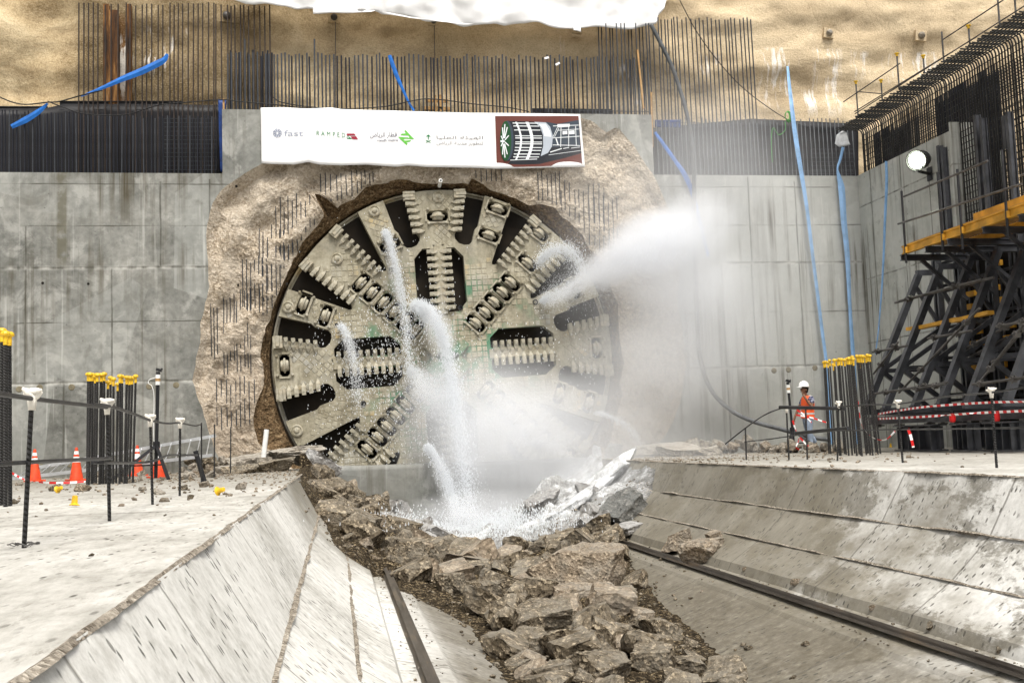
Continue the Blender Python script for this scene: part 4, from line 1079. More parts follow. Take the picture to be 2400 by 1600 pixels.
# working platform
b = MB(); XP = 13.2
pa = onX(2117, 585, XP); ZP = pa.z
b.ibeam((XP, pa.y, ZP-.02), (XP, 15.5, ZP-.02), .09, .20, .035); b.build('platform_beam', M['yellow_wood'], form)
b = MB(); b.ibeam((14.3, pa.y-.5, ZP-.02), (14.3, 15.5, ZP-.02), .09, .20, .035); b.build('platform_beam', M['yellow_wood'], form)
for k in range(5):
    b = MB(); b.bar((XP+.14+.2*k, pa.y-.1, ZP+.10), (XP+.14+.2*k, 15.5, ZP+.10), .18, .04); b.build('deck_board', M['wood'], form)
for (y0, y1, x, z) in ((22.2, 20.3, 14.3, .5), (22.1, 20.8, 14.2, .26), (20.0, 18.9, 14.3, .55), (19.9, 19.4, 14.1, .3), (18.6, 16.5, 14.3, .6), (18.5, 17, 14.2, .3)):
    b = MB(); b.bar((x, y0, ZP+z), (x, y1, ZP+z), .09, .17); b.build('toe_board', M['yellow_wood'], form)
for y in (pa.y-.05, 22.3, 21.4, 20.1, 18.9, 17.6):
    b = MB(); b.ibeam((XP-.1, y, ZP-.20), (14.9, y, ZP-.20), .10, .14, .02); b.bar((13.6, y, ZP-.25), (14.72, y, ZP-1.2), .07, .08); b.build('platform_bracket', M['form_steel'], form)
for i, (px, y0, y1) in enumerate(((2119, 445, 618), (2207, 400, 588), (2254, 392, 585), (2362, 345, 556), (2450, 300, 540))):
    a = onX(px, 540, XP-.07); zt = onX(px, y0, XP-.07).z; zb = onX(px, y1, XP-.07).z
    b = MB(); b.tube((XP-.07, a.y, zb), (XP-.07, a.y, zt), .028, 8); o = b.build('guard_post', M['pipe_dark'], form)
    b = MB(); b.box((XP-.04, a.y, ZP-.05), (.10, .10, .14)); b.build('post_clamp', M['yellow_wood'], o)
for a, c in (((2118, 461), (2315, 377)), ((2105, 525), (2395, 431)), ((2392, 412), (2450, 390))):
    b = MB(); b.tube(onX(*a, XP-.13), onX(*c, XP-.13), .025, 8); b.build('guard_rail', M['pipe'], form)
# tall steel channels standing in the cage
for (px, y0, y1, X_) in ((2217, 336, 548, 15.0), (2226, 340, 545, 15.0), (2308, 262, 520, 14.9), (2321, 270, 515, 14.9), (2383, 255, 500, 14.85), (2362, 272, 350, 14.9)):
    p = onX(px, y1, X_); q = onX(px-4, y0, X_); q.y = p.y
    b = MB(); b.ibeam(p, q, .10, .14, .02, (1, 0, 0)); b.build('vertical_channel', M['form_steel'], form)
# scaffold tubes laced through the frames, with couplers
for (a, c, X_, r_) in (((2098, 709), (2330, 650), 13.02, .03), ((2108, 705), (2300, 655), 12.97, .025), ((2045, 825), (2126, 810), 12.55, .028), ((2175, 793), (2277, 775), 12.72, .028), ((2335, 765), (2420, 750), 12.75, .028), ((2052, 922), (2222, 896), 12.25, .028), ((2140, 912), (2216, 900), 12.2, .024), ((2280, 901), (2420, 882), 12.2, .028), ((2106, 800), (2047, 876), 12.5, .024), ((2296, 722), (2107, 920), 12.5, .026), ((2420, 745), (2300, 890), 12.4, .026), ((2400, 760), (2290, 905), 12.3, .024), ((2265, 815), (2400, 745), 13.1, .03), ((2250, 850), (2360, 790), 13.2, .03)):
    X_ += .27; p = onX(*a, X_); q = onX(*c, X_); b = MB(); b.tube(p, q, r_, 8); o = b.build('lacing_tube', M['pipe'], form)
    for t in (.15, .7):
        s_ = p+(q-p)*t; b = MB(); b.box(s_, (.11, .09, .10), Matrix.Rotation(.5, 3, 'X')); b.tube(s_+Vector((-.09, 0, .02)), s_+Vector((.09, 0, -.02)), .018, 5); b.tube(s_+Vector((0, -.05, .07)), s_+Vector((0, .06, -.08)), .015, 5); b.build('coupler', M['pipe'], o)
for (a, c, X_) in (((2155, 768), (2245, 748), 13.35), ((2236, 752), (2322, 732), 13.3), ((2130, 771), (2150, 768), 13.35)):
    b = MB(); b.bar(onX(*a, X_+.35), onX(*c, X_+.35), .16, .085); b.build('walk_board', M['yellow_wood'], form)
for k, (px, py) in enumerate(((2233, 975), (2336, 973))):
    p = onX(px, py+14, 12.6); lamp = empty('warning_lamp', p, 'small red barrier lamp hung '+('on the formwork base, left one' if k == 0 else 'by the fence post on the right, right one'), 'lamp', 'red barrier lamps')
    g = None; b = MB(); b.lathe(p, (0, 0, 1), [(.05, 0), (.065, .04), (.065, .14), (.04, .18)], 12); b.build('lens', M['orange'] if False else M.setdefault('red', simple('red_plastic', (.6, .02, .02), .3)), lamp)
    b = MB(); b.lathe(p+Vector((0, 0, .18)), (0, 0, 1), [(.045, 0), (.045, .05), (.012, .06), (.012, .22)], 10); b.build('hanger', M['black'], lamp)

# ------------------------------------------------------------------ floodlight on the side wall
fl = empty('floodlight', onX(2180, 410, XS), 'round lit floodlight on a bracket at the top of the side wall', 'floodlight')
pb = onX(2180, 408, XS-.02); lc = onX(2150, 376, XS-.55); dirv = Vector((-.80, -.50, -.25)).normalized()
b = MB(); b.box(pb+Vector((-.02, 0, 0)), (.03, .22, .36)); b.build('wall_plate', M['pipe_dark'], fl)
b = MB(); b.tube(pb, pb+Vector((-.35, -.15, .02)), .045, 8); b.tube(pb+Vector((-.35, -.15, .02)), lc+Vector((.02, 0, -.30)), .035, 8)
b.poly([lc+Vector((.0, .22, -.02)), lc+Vector((0, .2, -.25)), lc+Vector((0, -.2, -.25)), lc+Vector((0, -.22, -.02))], .018, 6); b.build('bracket', M['black'], fl)
b = MB(); b.lathe(lc-dirv*.18, dirv, [(.10, -.26), (.20, -.20), (.25, -.05), (.265, .26), (.285, .27), (.285, .22), (.245, .19)], 24); b.build('lamp_housing', M['black'], fl)
g = G('lit_glass'); e = g.t.nodes.new('ShaderNodeEmission'); e.inputs[0].default_value = (.93, 1, .76, 1); e.inputs[1].default_value = 45; g.link(e.outputs[0], g.out.inputs['Surface'])
b = MB(); b.lathe(lc-dirv*.18, dirv, [(.215, .20), (.215, .215), (.15, .235), (.05, .245)], 24); b.build('lens', g.m, fl)

# ------------------------------------------------------------------ capped bars standing in the slab
def capped(px0, py0, px1, py1, r, label, group):
    p = onZ(px0, py0, 0); q = onY(px1, py1, p.y)
    b = MB(); b.tube(Vector((0, 0, -.1)), q-p, r, 8); o = b.build('capped_bar', M['ribbed']); o.location = p; tag(o, label, 'reinforcing bar', group)
    d = (q-p).normalized(); c = MB(); s = r/.022*.72
    c.lathe((q-p)-d*.06, d, [(.034*s, -.03), (.036*s, .07), (.068*s, .08), (.072*s, .10), (.055*s, .125), (.02*s, .135)], 12)
    k = c.build('safety_cap', M['yellow_cap']); k.parent = o
for i, (x0, y0, x1, y1) in enumerate(((3, 1183, 5, 783), (13, 1186, 13, 790), (24, 1184, 22, 792), (-8, 1180, -6, 788))):
    capped(x0, y0, x1, y1, .024, 'ribbed dark bar with yellow cap in the near bundle at the left edge', 'capped bars at the left edge')
for x in (207, 211, 217, 224, 228, 237, 240, 244):
    capped(x-3+rnd.uniform(-1, 1), 1134+rnd.uniform(-4, 3), x, 884+rnd.uniform(-3, 3), .025, 'ribbed dark bar with yellow cap in the thick bundle behind the second fence post', 'capped bars behind the second fence post')
for (x0, x1, y1) in ((248, 253, 900), (259, 259, 890), (265, 266, 893), (280, 281, 886), (285, 286, 887), (291, 297, 889), (296, 304, 890), (303, 310, 890), (311, 318, 886), (272, 276, 905)):
    capped(x0, 1132+rnd.uniform(-4, 3), x1, y1, .022, 'ribbed dark bar with yellow cap in the loose bundle left of the tripod', 'capped bars left of the tripod')
for x, y in ((1015, 185), (1035, 178), (1065, 186), (1090, 162), (1152, 158), (1195, 156), (1215, 146), (1245, 150), (1285, 155), (1315, 140), (1340, 136), (1385, 116), (1400, 146), (1450, 106), (1495, 106), (1525, 108), (1565, 116), (1585, 96), (1615, 100), (1140, 216), (1498, 192), (1368, 140), (1470, 112)):
    xt = 1750+x/5.6; yt = 820+y/5.6; xb_ = 1750+(1082+(x-1015)*1.13)/5.6; capped(xb_, 820+rnd.uniform(1340, 1392)/5.6, xt, yt, .019, 'ribbed grey bar with yellow cap in the tall bundle before the side wall corner', 'capped bars before the corner')
for px, py, ax, lab in ((175, 1186, (0.05, .1, 1), 'loose yellow bar cap standing upside down on the left floor'), (139, 1154, (.7, -.5, .3), 'loose yellow bar cap lying among stones near the left cones'), (517, 1160, (.8, -.5, .2), 'loose yellow bar cap lying on its side near the trench edge'), (2088, 1048, (0, 0, 1), 'loose yellow bar cap under the formwork frame'), (2228, 1045, (.2, 0, 1), 'loose yellow bar cap between the two formwork pedestals')):
    p = onZ(px, py, 0); c = MB(); c.lathe((0, 0, .06), ax, [(.055, -.05), (.058, -.045), (.034, -.03), (.028, .05), (.02, .055)], 12); o = c.build('safety_plug', M['yellow_cap']); o.location = p; tag(o, lab, 'bar cap', 'loose yellow caps')

# ------------------------------------------------------------------ rope fence of bars on the left
def fence_post(px0, py0, px1, py1, label, wrap=True, grp='left fence posts', r=.0145, dz=0.0):
    p = onZ(px0, py0, dz); q = onY(px1, py1, p.y); b = MB(); b.tube(Vector((0, 0, -.08)), q-p, r, 8); o = b.build('fence_post', M['ribbed']); o.location = p; tag(o, label, 'fence post', grp)
    if wrap:
        c = MB(); w = q-p; s = .8
        for k in range(4):
            a = k*1.7+.4; c.lathe(w+Vector((math.cos(a)*.012, math.sin(a)*.012, -.02+.01*k)), Vector((math.cos(a)*.8, .2*math.sin(a), .5-.4*(k % 2))), [(.012, -.04), (.026, -.015), (.023, .02), (.008, .055)], 7)
        c.lathe(w+Vector((.0, 0, -.05)), (0, 0, 1), [(.022, -.05), (.027, 0), (.03, .05), (.012, .085)], 8)
        o2 = c.build('cloth_wrap', M['cloth'], smooth=True); o2.parent = o
    return p, q
lf = [fence_post(55, 1282, 75, 922, 'nearest cloth topped fence post, thick and leaning, on the left floor'),
      fence_post(257, 1219, 251, 943, 'second cloth topped fence post from the camera on the left floor'),
      fence_post(358, 1181, 352, 978, 'third cloth topped fence post from the camera on the left floor'),
      fence_post(421, 1161, 422, 985, 'fourth cloth topped fence post from the camera, near the tripod')]
lf.append(fence_post(472, 1131, 472, 990, 'bare fence post at the far end of the left rope', False))
for (a, lab) in (((502, 1119, 503, 994), 'bare short bar post beside the ladder end'), ((540, 1112, 541, 1000), 'bare short bar post before the broken wall edge'), ((562, 1054, 559, 1003), 'bare leaning bar post closest to the broken wall face')): fence_post(*a, lab, False, 'bare posts beyond the left fence')
def fence_bar(pts, r, label, grp):
    b = MB(); b.poly(pts, r, 7); tag(auto_origin(b.build('fence_rail', M['pipe_dark'])), label, 'fence rail', grp)
P = [q-Vector((0, 0, .03)) for p, q in lf]
pre = P[0]+(P[0]-P[1])*.8+Vector((0, 0, .03))
fence_bar(spline([pre, P[0], P[1]+Vector((0, 0, -.01))], 5), .015, 'thick upper rail bar at the left edge, over the first two posts', 'left fence rails')
fence_bar(spline([P[1]+(P[0]-P[1])*.25, P[1]+Vector((.02, 0, .0)), P[1]+(P[2]-P[1])*.5+Vector((0, 0, .01)), P[2], P[2]+(P[3]-P[2])*.2], 5), .014, 'upper rail bar sagging between the second and third left posts', 'left fence rails')
fence_bar(spline([P[2], P[2]+(P[3]-P[2])*.5-Vector((0, 0, .02)), P[3], P[3]+(P[4]-P[3])*.6-Vector((0, 0, .03)), P[4]], 5), .012, 'thin upper rope from the third left post to the bare post', 'left fence rails')
def at(px, py, Y): return onY(px, py, Y)
Y0, Y1, Y2, Y3 = [p.y for p, q in lf[:4]]
fence_bar([at(-20, 1088, Y0-.4), at(62, 1083, Y0), at(180, 1077, Y0+1.2), at(261, 1074, Y1)], .0135, 'thick lower rail bar at the left edge, below the cloth wraps', 'left lower rails')
fence_bar(spline([at(217, 1083, Y1-.4), at(262, 1084, Y1), at(330, 1084, Y2-.4), at(365, 1078, Y2), at(392, 1067, Y2+.9), at(420, 1066, Y3), at(462, 1066, Y3+1)], 5), .013, 'pale bent lower rail bar between the second and fourth left posts', 'left lower rails')
b = MB(); b.tube(onZ(479, 1128, 0), onY(458, 1056, onZ(479, 1128, 0).y), .045, 10); tag(auto_origin(b.build('leaning_pipe', M['black'])), 'short fat black pipe leaning among stones beside the ladder end', 'pipe')
wp = onZ(55, 1284, 0); b = MB()
for k in range(5):
    a0 = rnd.uniform(0, 6); b.poly([wp+Vector((.09*math.cos(a0+t), .06*math.sin(a0+t), .012+.02*abs(math.sin(3*t)))) for t in np.linspace(0, 3.5, 9)], .003, 4)
tag(auto_origin(b.build('binding_wire', M['pipe'])), 'tangle of thin wire round the foot of the nearest fence post', 'wire')

# ------------------------------------------------------------------ traffic cones
for px, py, pt, lab in ((81, 1128, 1052, 'orange cone furthest left, behind the nearest fence post'), (179, 1126, 1048, 'orange cone left of the thick capped bundle, its whole front showing'), (322, 1115, 1043, 'orange cone right of the loose capped bundle, half hidden by bars'), (371, 1119, 1042, 'orange cone behind the black tripod legs')):
    p = onZ(px, py, 0); H = onY(px, pt, p.y).z; s = H/.72
    c = empty('traffic_cone', p, lab, 'traffic cone', 'orange traffic cones')
    b = MB(); b.box(p+Vector((0, 0, .018*s)), (.38*s, .38*s, .036*s), Matrix.Rotation(.5, 3, 'Z')); b.build('cone_base', M['orange'], c)
    R_ = lambda h: (.145-(.145-.028)*h/.69)*s
    def frus(h0, h1, grow, nm, mt):
        b = MB(); b.lathe(p, (0, 0, 1), [(R_(h0)+grow, h0*s+.02*s), (R_(h1)+grow, h1*s+.02*s)], 22); return b.build(nm, mt, c, smooth=False)
    frus(.0, .70, 0, 'cone_body', M['orange']); frus(.38, .50, .003, 'white_band', M['white_band']); frus(.55, .62, .003, 'white_band', M['white_band'])

# ------------------------------------------------------------------ ladder lying against the headwall
lad = empty('ladder', onY(260, 1090, 29.6), 'long aluminium ladder lying on its side along the foot of the headwall', 'ladder')
lo = [onY(25, 1122, 29.4), onY(498, 1066, 29.7)]; up_ = [onY(60, 1100, 29.9), onY(506, 1020, 30.4)]
for a, c in (lo, up_):
    b = MB(); b.bar(a, c, .035, .085); b.build('stile', M['alu'], lad)
for k in range(19):
    t = (k+.4)/19; b = MB(); b.tube(lo[0]+(lo[1]-lo[0])*t, up_[0]+(up_[1]-up_[0])*t, .016, 6); b.build('rung', M['alu'], lad)

# ------------------------------------------------------------------ sensor stands
def stand(base, H, lean, legs, label, s=1.0):
    r_ = empty('sensor_stand', base, label, 'tripod stand', 'sensor stands')
    top = base+Vector((lean, 0, H)); ax = (top-base).normalized()
    b = MB(); b.tube(base+Vector((0, 0, .02)), top-ax*.30, .032*s, 8); b.build('pole', M['black'], r_)
    b = MB(); b.tube(top-ax*.30, top-ax*.08, .042*s, 10); o = b.build('white_sleeve', M['white_band'], r_)
    b = MB(); b.tube(top-ax*.22, top-ax*.16, .044*s, 10); b.build('brown_band', M['wood'], o)
    b = MB(); b.tube(top-ax*.08, top-ax*.02, .036*s, 8); b.box(top+Vector((.02, 0, .02)), (.12, .08, .06), Matrix.Rotation(.3, 3, 'Y')); b.tube(top, top+Vector((.09, 0, .05)), .02, 6); b.build('sensor_head', M['pipe_dark'], r_)
    k = base+ax*(H*.31)
    for dx, dy in legs:
        f = base+Vector((dx, dy, 0)); b = MB(); b.bar(k, f, .05*s, .05*s, (0, 1, 0)); b.build('stand_leg', M['black'], r_)
        b = MB(); b.bar(base+ax*(H*.13), base+(f-base)*.55+ax*(H*.13), .03, .03, (0, 1, 0)); b.build('leg_brace', M['black'], r_)
    b = MB(); b.tube(k-ax*.06, k+ax*.08, .06*s, 10); b.build('leg_collar', M['black'], r_)
bl = onZ(365, 1122, 0); sc_ = bl.y/F
stand(bl, (1122-880)*sc_, 6*sc_, ((-80*sc_, -.9), (42*sc_, -.9), (10*sc_, 1.0)), 'black tripod sensor stand with a white sleeve, on the left floor by the cones', 1.2)
br = onZ(1862, 1054, 0); br = onY(1862, 1050, 27.6); br.z = 0; sc_ = br.y/F
stand(br, (1052-878)*sc_, -8*sc_, ((-32*sc_, -.5), (45*sc_, -.7), (8*sc_, .7)), 'black tripod sensor stand with a white sleeve, beside the worker', 1.1)
hose('looped_string', [(365, 884), (350, 890), (348, 898), (356, 905), (361, 930), (360, 1000), (362, 1060)], bl.y+.02, .008, M['white_band'], 'thin white cord looped at the head of the left sensor stand', 'string')
# white pipe stub standing in a mortar block
p = onY(617, 1086, 28.2); ws = empty('white_pipe', p, 'white plastic pipe standing in a small block at the left foot of the opening', 'pipe')
b = MB(); q = onY(625, 1006, 28.2); b.tube(p+Vector((0, 0, .1)), q, .062, 14); b.build('pipe_tube', M['white_band'], ws)
b = MB(); b.box(p+Vector((0, 0, .06)), (.38, .3, .20), Matrix.Rotation(.3, 3, 'Z')); b.build('mortar_foot', M['rock_pale'], ws)

# ------------------------------------------------------------------ fence, pipes and tape on the right
rf = []
for (a, lab, wr) in (((1749, 1077, 1747, 1003), 'thin bar post on the right floor furthest into the mist', False), ((1849, 1077, 1843, 955), 'cloth topped bar post holding the pipe ends left of the worker', True), ((1892, 1076, 1888, 952), 'bar post standing in front of the worker', False), ((1962, 1079, 1965, 944), 'cloth topped bar post in front of the tall capped bundle', True), ((2116, 1084, 2104, 942), 'cloth topped bar post in front of the first formwork frame', True), ((2336, 1095, 2323, 914), 'tall cloth topped bar post nearest the camera on the right floor', True), ((1652, 1040, 1655, 1000), 'short bar stub poking out of the rubble at the right, left one', False), ((1622, 1040, 1617, 1004), 'short leaning bar stub poking out of the rubble at the right', False)):
    rf.append(fence_post(*a, lab, wr, 'right fence posts', r=.017))
Q = [q-Vector((0, 0, .03)) for p, q in rf]
def rb(pts, r, lab, mat='pipe_dark'):
    b = MB(); b.poly(pts, r, 7); tag(auto_origin(b.build('fence_rail', M[mat])), lab, 'fence rail', 'right fence rails')
rb(spline([at(1700, 1040, 22), at(1760, 993, 21), at(1800, 968, 20), at(1836, 955, Q[1].y)], 5), .013, 'thin bent rail bar rising from the rubble to the right pipes')
rb([at(1828, 954, Q[1].y-.05), at(1978, 957, Q[3].y-.08)], .035, 'thick black upper pipe in front of the worker')
rb([at(1866, 1015, Q[1].y-.05), at(1988, 1003, Q[3].y-.08)], .035, 'thick black lower pipe in front of the worker')
rb(spline([at(1965, 953, Q[3].y), at(2040, 948, (Q[3].y+Q[4].y)/2), Q[4], at(2215, 929, (Q[4].y+Q[5].y)/2), Q[5], at(2430, 902, Q[5].y-.8)], 5), .013, 'long thin upper rail bar over the right fence posts')
rb(spline([at(1960, 1009, Q[3].y), at(2110, 1006, Q[4].y), at(2330, 1003, Q[5].y), at(2430, 1001, Q[5].y-.8)], 5), .012, 'long thin lower rail bar on the right fence posts')
rb(spline([at(1745, 1035, Q[0].y), at(1800, 1029, Q[0].y), at(1885, 1017, Q[2].y)], 5), .012, 'thin lower bar from the mist to the pipes before the worker')
def tape(px, Y, label, w=.021, twist=0.0):
    Ys = Y if isinstance(Y, (list, tuple)) else [Y]*len(px)
    pts = spline([onY(a, b_, y_) for (a, b_), y_ in zip(px, Ys)], 6); vs = []; fs = []; uv = []; s_ = 0
    for i, p in enumerate(pts):
        if i: s_ += (p-pts[i-1]).length
        t = (pts[min(i+1, len(pts)-1)]-pts[max(i-1, 0)]).normalized(); n_ = Vector((-t.z, 0, t.x))
        if n_.length < 1e-3: n_ = Vector((1, 0, 0))
        n_.normalize(); a = twist*s_; n_ = n_*math.cos(a)+Vector((0, 1, 0))*math.sin(a)
        for k, o_ in ((-1, 0), (1, 0), (1, .004), (-1, .004)): vs.append(p+n_*(w*k)+Vector((0, o_, 0))); uv.append((s_, k*.5+.5))
    for i in range(len(pts)-1):
        for j in range(4): fs.append((i*4+j, i*4+(j+1) % 4, (i+1)*4+(j+1) % 4, (i+1)*4+j))
    o = mesh_obj('barrier_tape', vs, fs, M['tape'], uv=uv); auto_origin(o); tag(o, label, 'barrier tape', 'red and white barrier tapes')
tape([(2058, 970), (2110, 961), (2170, 953), (2260, 946), (2340, 942), (2420, 941)], [22.5, 21, 19.6, 18.4, 17.2, 16.2], 'upper red and white tape strung across the formwork frames')
tape([(2058, 981), (2110, 979), (2200, 974), (2300, 967), (2420, 962)], [22.5, 21, 19.4, 18, 16.4], 'lower red and white tape strung across the formwork frames', .022)
tape([(1858, 985), (1866, 1010), (1872, 1030), (1866, 1048), (1878, 1054)], 26.6, 'tangled red and white tape hanging round the legs of the stand by the worker', .025, 3)
tape([(1868, 960), (1885, 972), (1902, 990)], 26.4, 'short red and white tape end across the worker hip', .022, 1)
tape([(1866, 972), (1900, 978), (1938, 990)], 26.3, 'thin red and white tape drooping from the stand to the capped bundle', .02, .6)
tape([(1875, 1025), (1895, 1045), (1915, 1052), (1926, 1058)], 26.5, 'red and white tape end lying at the worker feet', .025, 2)
tape([(2010, 940), (2014, 970), (2022, 1000), (2046, 1025), (2075, 1030), (2098, 1010)], 21.5, 'loose red and white tape looping low beside the capped bundle', .022, 2)
tape([(2128, 1004), (2134, 1020), (2141, 1048)], 20.0, 'short red and white tape end hanging off the second pedestal', .03, .3)
tape([(28, 1108), (60, 1124), (100, 1130), (150, 1131), (200, 1128)], [22, 21.5, 21, 21, 21], 'thin red and white tape trailing on the floor by the left cones', .02, 2)

# ------------------------------------------------------------------ worker
M['skin'] = simple('tanned_skin', (.20, .105, .065), .6, 0, .15, 9, 0, .3)
M['hair'] = simple('dark_hair', (.02, .016, .013), .8)
M['vest'] = simple('orange_vest', (.95, .13, .035), .7, 0, .12, 6, .2)
M['silver'] = simple('reflective_band', (.55, .53, .52), .45, .1, .12, 8)
M['jeans'] = simple('pale_jeans', (.24, .29, .37), .9, 0, .25, 7, .3)
M['helmet'] = simple('white_helmet', (.86, .86, .84), .3, 0, .03, 2, 0, .5)
M['shoe'] = simple('brown_boot', (.05, .04, .035), .7)
g = G('checked_shirt'); P_ = g.obj(); s_ = g.sep(P_)
ck = g.math('ADD', g.math('GREATER_THAN', g.math('FRACT', g.math('MULTIPLY', s_[2], 16)), .6), g.math('GREATER_THAN', g.math('FRACT', g.math('MULTIPLY', s_[1], 16)), .6))
M['shirt'] = g.done(g.ramp(g.math('MULTIPLY', ck, .5), [(0, (.03, .035, .085)), (.5, (.16, .17, .25)), (1, (.42, .42, .48))]), .9)
PB = onY(1897, 1055, 27.9); PB.z = 0
man = empty('person', PB, 'worker in white helmet, orange vest and jeans walking left with a hand on the face', 'person')
def skin(name, mat, V, E, parent, root=0, lv=2):
    me = bpy.data.meshes.new(name); bm = bmesh.new(); L = bm.verts.layers.skin.verify(); vs = []
    for i, (x, y, z, r) in enumerate(V):
        v = bm.verts.new((x, y, z)); rr_ = r if isinstance(r, tuple) else (r, r); v[L].radius = rr_; v[L].use_root = (i == root); vs.append(v)
    for a, c in E: bm.edges.new((vs[a], vs[c]))
    bm.to_mesh(me); bm.free(); me.materials.append(mat); o = bpy.data.objects.new(name, me); COL.objects.link(o)
    o.modifiers.new('skin', 'SKIN').use_smooth_shade = True; s_ = o.modifiers.new('sub', 'SUBSURF'); s_.levels = lv; s_.render_levels = lv
    o.parent = parent; return o
V = [(0, 0, .90, (.15, .12)), (.01, 0, 1.10, (.135, .11)), (.035, 0, 1.32, (.16, .12)), (.005, 0, 1.47, .07), (-.035, 0, 1.55, .055), (-.075, 0, 1.65, (.095, .075)), (-.085, 0, 1.73, (.10, .085)),
     (.04, -.19, 1.42, .06), (-.02, -.25, 1.19, .046), (-.135, -.16, 1.42, .034), (-.16, -.11, 1.50, .036),
     (.03, .19, 1.41, .06), (-.10, .24, 1.16, .046), (-.22, .25, .96, .033), (-.25, .25, .90, .034),
     (-.01, -.10, .86, .10), (-.05, -.10, .50, .062), (-.01, -.10, .09, .042), (.02, .10, .86, .10), (.09, .10, .50, .062), (.30, .10, .20, .042), (-.13, -.11, .045, .035), (.25, .11, .06, .035)]
E_ = [(0, 1), (1, 2), (2, 3), (3, 4), (4, 5), (5, 6), (2, 7), (7, 8), (8, 9), (9, 10), (2, 11), (11, 12), (12, 13), (13, 14), (0, 15), (15, 16), (16, 17), (17, 21), (0, 18), (18, 19), (19, 20), (20, 22)]
# fingers and thumbs: short chains from each palm
def finger(base, pts, r):
    k = base
    for p in pts: V.append((*p, r)); E_.append((k, len(V)-1)); k = len(V)-1
for j in range(4): finger(10, [(-.175-.006*j, -.095+.0*j-.018*(j-1.5), 1.55+.004*(2-abs(j-1.5))), (-.172, -.075-.018*(j-1.5), 1.60+.008*(2-abs(j-1.5)))], .0095)
finger(10, [(-.135, -.10, 1.53), (-.115, -.095, 1.57)], .0105)
for j in range(4): finger(14, [(-.262+.016*(j-1.5), .25, .845), (-.255+.014*(j-1.5), .235, .805+.006*abs(j-1.5))], .0095)
finger(14, [(-.285, .235, .87), (-.295, .225, .84)], .0105)
body = skin('body', M['skin'], V, E_, man)
b = MB(); b.lathe((-.165, 0, 1.66), (-1, 0, -.25), [(.022, -.03), (.018, .0), (.006, .022)], 8); o = b.build('nose', M['skin'], None, True); o.parent = man
for s_ in (-1, 1):
    b = MB(); b.lathe((-.165, s_*.033, 1.695), (-1, 0, 0), [(.012, -.01), (.010, .003), (.003, .007)], 8); o = b.build('eye', M['hair'], None, True); o.parent = man
    b = MB(); b.lathe((-.06, s_*.082, 1.66), (.15, s_, 0), [(.03, 0), (.034, .012), (.018, .02)], 10); o = b.build('ear', M['skin'], None, True); o.parent = man
b = MB(); b.box((-.168, 0, 1.615), (.012, .05, .012)); o = b.build('mouth', M['shoe']); o.parent = man
b = MB(); b.lathe((-.03, 0, 1.66), (.25, 0, 1), [(.03, -.10), (.085, -.05), (.093, .02), (.09, .08)], 16); o = b.build('hair', M['hair'], None, True); o.parent = man
o = skin('trousers', M['jeans'], [(0, 0, .94, (.165, .13)), (-.01, -.09, .84, .115), (-.05, -.10, .50, .085), (-.005, -.10, .11, .075), (.02, .10, .84, .115), (.09, .10, .50, .085), (.29, .10, .21, .075), (.0, 0, 1.06, (.155, .125))], [(0, 1), (1, 2), (2, 3), (0, 4), (4, 5), (5, 6), (0, 7)], man)
o = skin('shirt', M['shirt'], [(.02, 0, 1.20, (.145, .12)), (.035, 0, 1.36, (.165, .125)), (.0, 0, 1.47, .075), (.04, -.195, 1.42, .078), (.0, -.235, 1.27, .068), (.035, .195, 1.41, .078), (-.05, .225, 1.25, .066)], [(0, 1), (1, 2), (1, 3), (3, 4), (1, 5), (5, 6)], man)
def torso(name, mat, rings, parent, n=24):
    b = MB(); vs = []; fs = []
    for z, cx, rx, ry in rings:
        for j in range(n): a = 2*PI*j/n; vs.append((cx+rx*math.cos(a), ry*math.sin(a), z))
    for i in range(len(rings)-1):
        for j in range(n): fs.append((i*n+j, i*n+(j+1) % n, (i+1)*n+(j+1) % n, (i+1)*n+j))
    b.add(vs, fs); o = b.build(name, mat, None, True); o.parent = parent; return o
ve = torso('vest', M['vest'], [(.90, .01, .165, .205), (1.0, .01, .17, .205), (1.12, .015, .162, .20), (1.25, .03, .165, .205), (1.36, .035, .16, .205), (1.44, .03, .135, .185), (1.485, .015, .105, .15), (1.50, .005, .08, .10)], man)
for z in (.99, 1.13): torso('reflective_band', M['silver'], [(z, .013, .174, .209), (z+.05, .014, .174, .209)], ve)
b = MB()
for s_ in (-1, 1): b.poly([(.165, s_*.10, 1.18), (.19, s_*.10, 1.33), (.14, s_*.10, 1.46), (.03, s_*.10, 1.505)], .022, 6)
o = b.build('shoulder_band', M['silver'], None, True); o.parent = ve
for (p, q) in (((.045, -.105, .05), (-.19, -.115, .035)), ((.33, .10, .17), (.20, .11, .035))):
    b = MB(); b.poly([p, (Vector(p)+Vector(q))*.5, q], [.055, .055, .035], 10); o = b.build('boot', M['shoe'], None, True); o.parent = man
b = MB(); b.lathe((-.06, 0, 1.745), (.06, 0, 1), [(.02, 0), (.142, -.005), (.148, .0), (.142, .02), (.136, .06), (.115, .11), (.075, .145), (.02, .16)], 24); b.box((-.205, 0, 1.745), (.10, .17, .012), Matrix.Rotation(-.2, 3, 'Y')); b.poly([(-.16, 0, 1.81), (-.12, 0, 1.88), (-.05, 0, 1.91), (.03, 0, 1.88)], .014, 6); o = b.build('helmet', M['helmet'], None, True); o.parent = man
man.rotation_euler = (0, 0, R(12))
